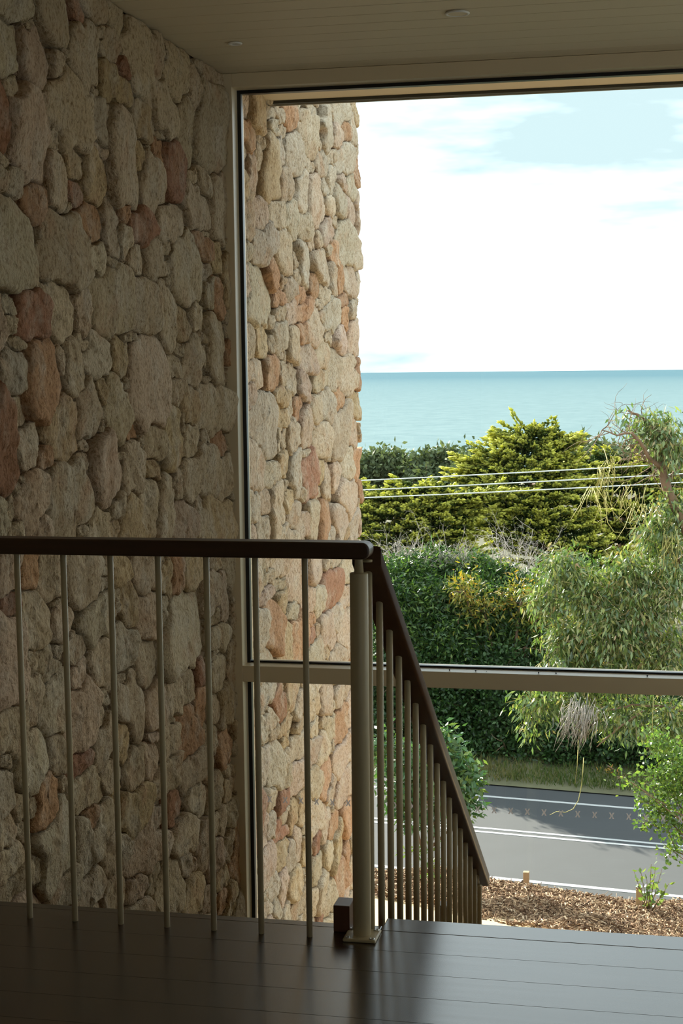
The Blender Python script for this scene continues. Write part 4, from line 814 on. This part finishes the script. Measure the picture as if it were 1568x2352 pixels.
# ---- gum tree ---------------------------------------------------------
GY = 22.0
gb = [(1510, 985, GY, 36, 26, 520), (1545, 1030, GY, 30, 40, 420), (1440, 962, GY, 18, 12, 70), (1545, 1180, GY, 34, 60, 520), (1500, 1225, GY, 46, 36, 420), (1290, 1305, GY, 40, 44, 620), (1250, 1375, GY, 26, 40, 420),
      (1350, 1360, GY, 66, 46, 1000), (1440, 1320, GY, 62, 44, 900), (1400, 1440, GY, 100, 66, 2000), (1300, 1470, GY, 44, 60, 1000), (1485, 1400, GY, 56, 80, 1200), (1545, 1330, GY, 40, 90, 900), (1525, 1500, GY, 60, 60, 900),
      (1330, 1540, GY, 70, 40, 900), (1440, 1540, GY, 80, 44, 1000), (1235, 1612, GY, 44, 26, 420), (1320, 1606, GY, 60, 30, 500), (1430, 1640, GY, 90, 36, 800), (1535, 1660, GY, 50, 60, 700), (1215, 1660, GY, 16, 22, 70)]
r = np.random.default_rng(140)
gtop = at(1620, 1300, GY); gt = thing('gum_tree', 'large gum tree with hanging glossy leaves and twisting bare limbs at right', 'tree', (float(gtop[0]) + 0.4, GY, float(bank_z(gtop[0], 21.5)) - 0.4)); off = np.array(gt.location)
PP = []; AA = []
for b in gb:
    c, rad = ell(*b[:5]); P, D = tufted(c, (rad[0], rad[1] * 0.9, rad[2]), int(b[5] * 1.2), 16, 0.115, r, 0.5); PP.append(P); AA.append(D * 0.35 + r.normal(size=(len(P), 3)) * 0.45 + np.array([0, 0, -0.9]))
P = np.concatenate(PP) - off; n = len(P)
leaves('foliage', P, np.concatenate(AA), r.uniform(0.08, 0.15, n), r.uniform(0.026, 0.042, n), np.clip(r.beta(1.5, 2.6, n), 0, 1), M['gum'], gt, 0.10, r)
# fine hanging twigs
PP = []; AA = []
for b in gb:
    c, rad = ell(*b[:5]); P, D = shell(c, rad, int(b[5] * 0.30), r, 0.5); PP.append(P); AA.append(D * 0.6 + r.normal(size=(len(P), 3)) * 0.6 + np.array([0, 0, -0.4]))
P = np.concatenate(PP) - off; n = len(P)
leaves('fine_twigs', P, np.concatenate(AA), r.uniform(0.12, 0.34, n), 0.007, r.uniform(0, 1, n), M['twig'], gt, 0, r)
mb = MB()
def limb(pts, r0, r1, n=7):
    W_ = [at(x, y, GY + dy) - off for x, y, dy in pts]; Q = []
    for a, b in zip(W_, W_[1:]):
        for k in range(4): Q.append(a + (b - a) * k / 4 + r.normal(0, 0.006, 3))
    Q.append(W_[-1]); mb.tube(Q, list(np.linspace(r0, r1, len(Q))), n); return Q
z2 = lambda x, y, d=0: (1150 + x * 0.2666, 900 + y * 0.2666, d)
mb.tube([(0, 0, 0), (0.05, 0, 1.8), (-0.05, 0, 3.4), tuple(at(1600, 1260, GY) - off)], [0.26, 0.22, 0.18, 0.13], 10)
Q1 = limb([(1600, 1260, 0), z2(1568, 1140), z2(1500, 1000), z2(1400, 740), z2(1390, 680), z2(1340, 570), z2(1360, 460), z2(1310, 330), z2(1230, 240), z2(1180, 200), z2(1090, 160)], 0.09, 0.012)
Q2 = limb([z2(1390, 660), z2(1270, 560, -0.2), z2(1200, 440, -0.3), z2(1130, 350, -0.4), z2(1000, 370, -0.5), z2(870, 330, -0.5)], 0.035, 0.006)
Q3 = limb([z2(1390, 720), z2(1300, 640, 0.3), z2(1200, 520, 0.4), z2(1080, 420, 0.4)], 0.03, 0.006)
Q4 = limb([z2(1420, 800), z2(1500, 690, 0.2), z2(1600, 560, 0.3)], 0.04, 0.02)
Q5 = limb([(1600, 1260, 0), (1500, 1330, 0.3), (1420, 1360, 0.4), (1340, 1350, 0.4), (1290, 1310, 0.2)], 0.045, 0.010)
Q6 = limb([(1590, 1640, 0.2), (1530, 1622, 0), (1450, 1620, -0.2), (1400, 1630, -0.3)], 0.022, 0.010)
Q7 = limb([(1480, 1630, -0.1), (1430, 1665, -0.3), (1400, 1690, -0.4), (1370, 1716, -0.5)], 0.018, 0.007)
Q8 = limb([(1600, 1500, 0), (1500, 1460, 0.3), (1400, 1440, 0.4), (1310, 1470, 0.4)], 0.04, 0.010)
for Q in (Q1, Q2, Q3, Q5, Q8):
    for k in range(16 if Q is not Q1 else 24):
        p = Q[r.integers(len(Q) // 4, len(Q))]; branchy(p, np.array([r.normal(-0.3, 0.7), r.normal(0, 0.4), r.normal(0, 0.6)]), r.uniform(0.25, 0.7), 0.008, 1, r, mb, 0.6, 3, 3)
mb.build('limbs', M['bark'], gt)
mb = MB()
for (x, y, cnt, L) in ((1385, 1080, 16, 0.55), (1372, 1120, 14, 0.6), (1400, 1050, 12, 0.4), (1540, 1230, 20, 0.6), (1450, 1120, 16, 0.5), (1470, 1160, 14, 0.5)):
    for k in range(cnt):
        p = at(x + r.normal(0, 14), y + r.normal(0, 10), GY - 0.3) - off; q = p + np.array([r.normal(0, 0.12), r.normal(0, 0.1), -L * r.uniform(0.4, 1)])
        mb.tube([p, (p + q) / 2 + r.normal(0, 0.04, 3), q], [0.006, 0.005, 0.003], 3)
for x0, y0, pts_ in ((1395, 1130, ((1390, 1160), (1395, 1200), (1410, 1222), (1424, 1224))), (1362, 1120, ((1357, 1140), (1356, 1165))), (1425, 1125, ((1418, 1150), (1408, 1168))),
                     (1250, 1470, ((1243, 1480), (1240, 1500), (1236, 1494))), (1245, 1520, ((1230, 1530), (1228, 1540))), (1340, 1740, ((1338, 1775), (1334, 1810), (1328, 1838), (1316, 1858), (1298, 1866), (1278, 1864), (1262, 1872))), (1328, 1700, ((1325, 1760), (1320, 1800))), (1500, 1600, ((1497, 1680), (1494, 1740)))):
    Q = [at(x0, y0, GY - 0.4) - off] + [at(x, y, GY - 0.45) - off for x, y in pts_]
    mb.tube(Q, [0.006] + [0.005] * (len(Q) - 2) + [0.003], 4)
mb.build('hanging_twigs', M['green_twig'], gt)['kind'] = 'stuff'
# dead twig bundle hanging from the gum
c = at(1325, 1640, GY - 0.5); t = thing('dead_twig_bundle', 'hanging bundle of dry grey twigs caught under the gum branch', 'twigs', tuple(map(float, c)))
mb = MB()
for k in range(150):
    p = np.array([r.normal(0.06, 0.13), r.normal(0, 0.08), r.normal(0.06, 0.10)]); L = r.uniform(0.18, 0.5)
    q = p + np.array([r.normal(-0.08, 0.07), r.normal(0, 0.05), -L]); mb.tube([p, (p + q) / 2 + r.normal(0, 0.025, 3) + np.array([0.03, 0, 0]), q], [0.005, 0.0045, 0.002], 3)
mb.build('twigs', M['deadwood'], t)

# ---- shrub with small bright leaves at the right edge -------------------------
SYR = 17.5
tree('small_leaved_shrub', 'small leaved bright green shrub reaching in at the right edge', 'shrub', [(1530, 1720, SYR, 50, 26, 300), (1560, 1770, SYR, 44, 34, 420), (1500, 1775, SYR, 28, 18, 130), (1540, 1815, SYR, 46, 24, 300), (1486, 1838, SYR, 26, 18, 130), (1520, 1870, SYR, 44, 22, 300),
     (1480, 1888, SYR, 20, 12, 70), (1560, 1900, SYR, 30, 26, 200), (1540, 1950, SYR, 26, 18, 110), (1430, 1785, SYR, 12, 8, 30), (1455, 1800, SYR, 14, 8, 30), (1500, 1690, SYR, 26, 16, 100), (1640, 1840, SYR, 70, 110, 1300)],
     M['bright'], 0.060, 0.038, per=6, spread=0.06, out=0.4, base_z=float(bank_z(1.6, SYR)), seed=160, tint=(1.5, 2.0), trunk=0.014, base_px=1700, bias=0.45)

# ---- sapling behind the stair bars --------------------------------------------
SY = 18.6
tree('sapling', 'young leafy sapling on the mulch, seen through the stair bars', 'tree', [(930, 1790, SY, 62, 62, 900), (1000, 1760, SY, 60, 60, 900), (1050, 1790, SY, 48, 56, 700), (1020, 1705, SY, 40, 30, 300), (890, 1720, SY, 36, 40, 300), (960, 1860, SY, 70, 36, 500), (1065, 1850, SY, 30, 26, 200)],
     M['sapling'], 0.11, 0.045, per=7, spread=0.07, droop=0.5, base_z=float(bank_z(-3.2, SY)), seed=170, trunk=0.02, tint=(1.5, 2.2))
tree('seedling', 'thin pale green seedling on the mulch behind the stair bars', 'plant', [(975, 1960, 18.0, 20, 30, 60), (990, 2000, 18.0, 12, 30, 40), (945, 1950, 18.0, 8, 30, 24)], M['bright'], 0.09, 0.03, per=4, spread=0.05, droop=0.2, base_z=float(bank_z(-3.0, 18.0)), seed=171, trunk=0.006)

tree('dry_plant', 'small russet dry plant on the grass verge beyond the road', 'plant', [(1385, 1795, 39.6, 20, 16, 260), (1405, 1790, 39.6, 14, 16, 160)], M['hedge_autumn'], 0.12, 0.04, per=8, spread=0.08, base_z=ROAD_Z, seed=190, trunk=0.02, tint=(4, 1.2))
# ---- small plant, stakes ----------------------------------------------------------
PYL = 18.9
r = np.random.default_rng(180); c = at(1490, 2062, PYL); t = thing('garden_plant', 'small bright leaved plant growing on the mulch by the capped stake', 'plant', (float(c[0]), PYL, float(bank_z(c[0], PYL)))); off = np.array(t.location)
mb = MB(); PP = []; AA = []
for (x, y) in ((1455, 2000), (1470, 1995), (1495, 1985), (1505, 1990), (1520, 1995), (1535, 2030), (1528, 2045), (1470, 2040), (1500, 2030), (1485, 2020)):
    tip = at(x, y, PYL + r.normal(0, 0.08)) - off; mb.tube([(0, 0, 0), tip * np.array([0.55, 0.5, 0.55]), tip], [0.006, 0.005, 0.003], 4)
    for k in range(9):
        PP.append(tip * (0.35 + 0.65 * k / 8) + r.normal(0, 0.012, 3)); AA.append(r.normal(size=3) + np.array([0, 0, 0.4]))
mb.build('stems', M['bark'], t)
leaves('leaves', np.array(PP), np.array(AA), 0.085, 0.048, r.uniform(0.2, 1, len(PP)), M['bright'], t, 0.1, r)
def stake(px, ptop, pbot, Y, wpx, lab, cap=False):
    a, b_ = at(px, ptop, Y), at(px, pbot, Y); w = wpx * Y / FPX / 2; z0 = float(bank_z(b_[0], Y)) - 0.08
    t = thing('timber_stake', lab, 'stake', (float(b_[0]), Y, z0), group='timber stakes in the mulch')
    MB().box(-w, w, -w, w, 0, float(a[2]) - z0, 0.006, 2).build('post', M['stake'], t)
    if cap: MB().lathe([(w * 1.1, 0), (w * 1.15, 0.03), (w * 0.8, 0.045), (0.004, 0.05)], (0, 0, float(a[2]) - z0), 14).build('cap', M['steel'], t)
stake(1208, 2002, 2034, 20.2, 14, 'plain sawn timber stake standing at the crest of the mulch by the road')
stake(1467, 2041, 2056, 19.2, 14, 'short timber stake with a round grey cap beside the small plant', True)
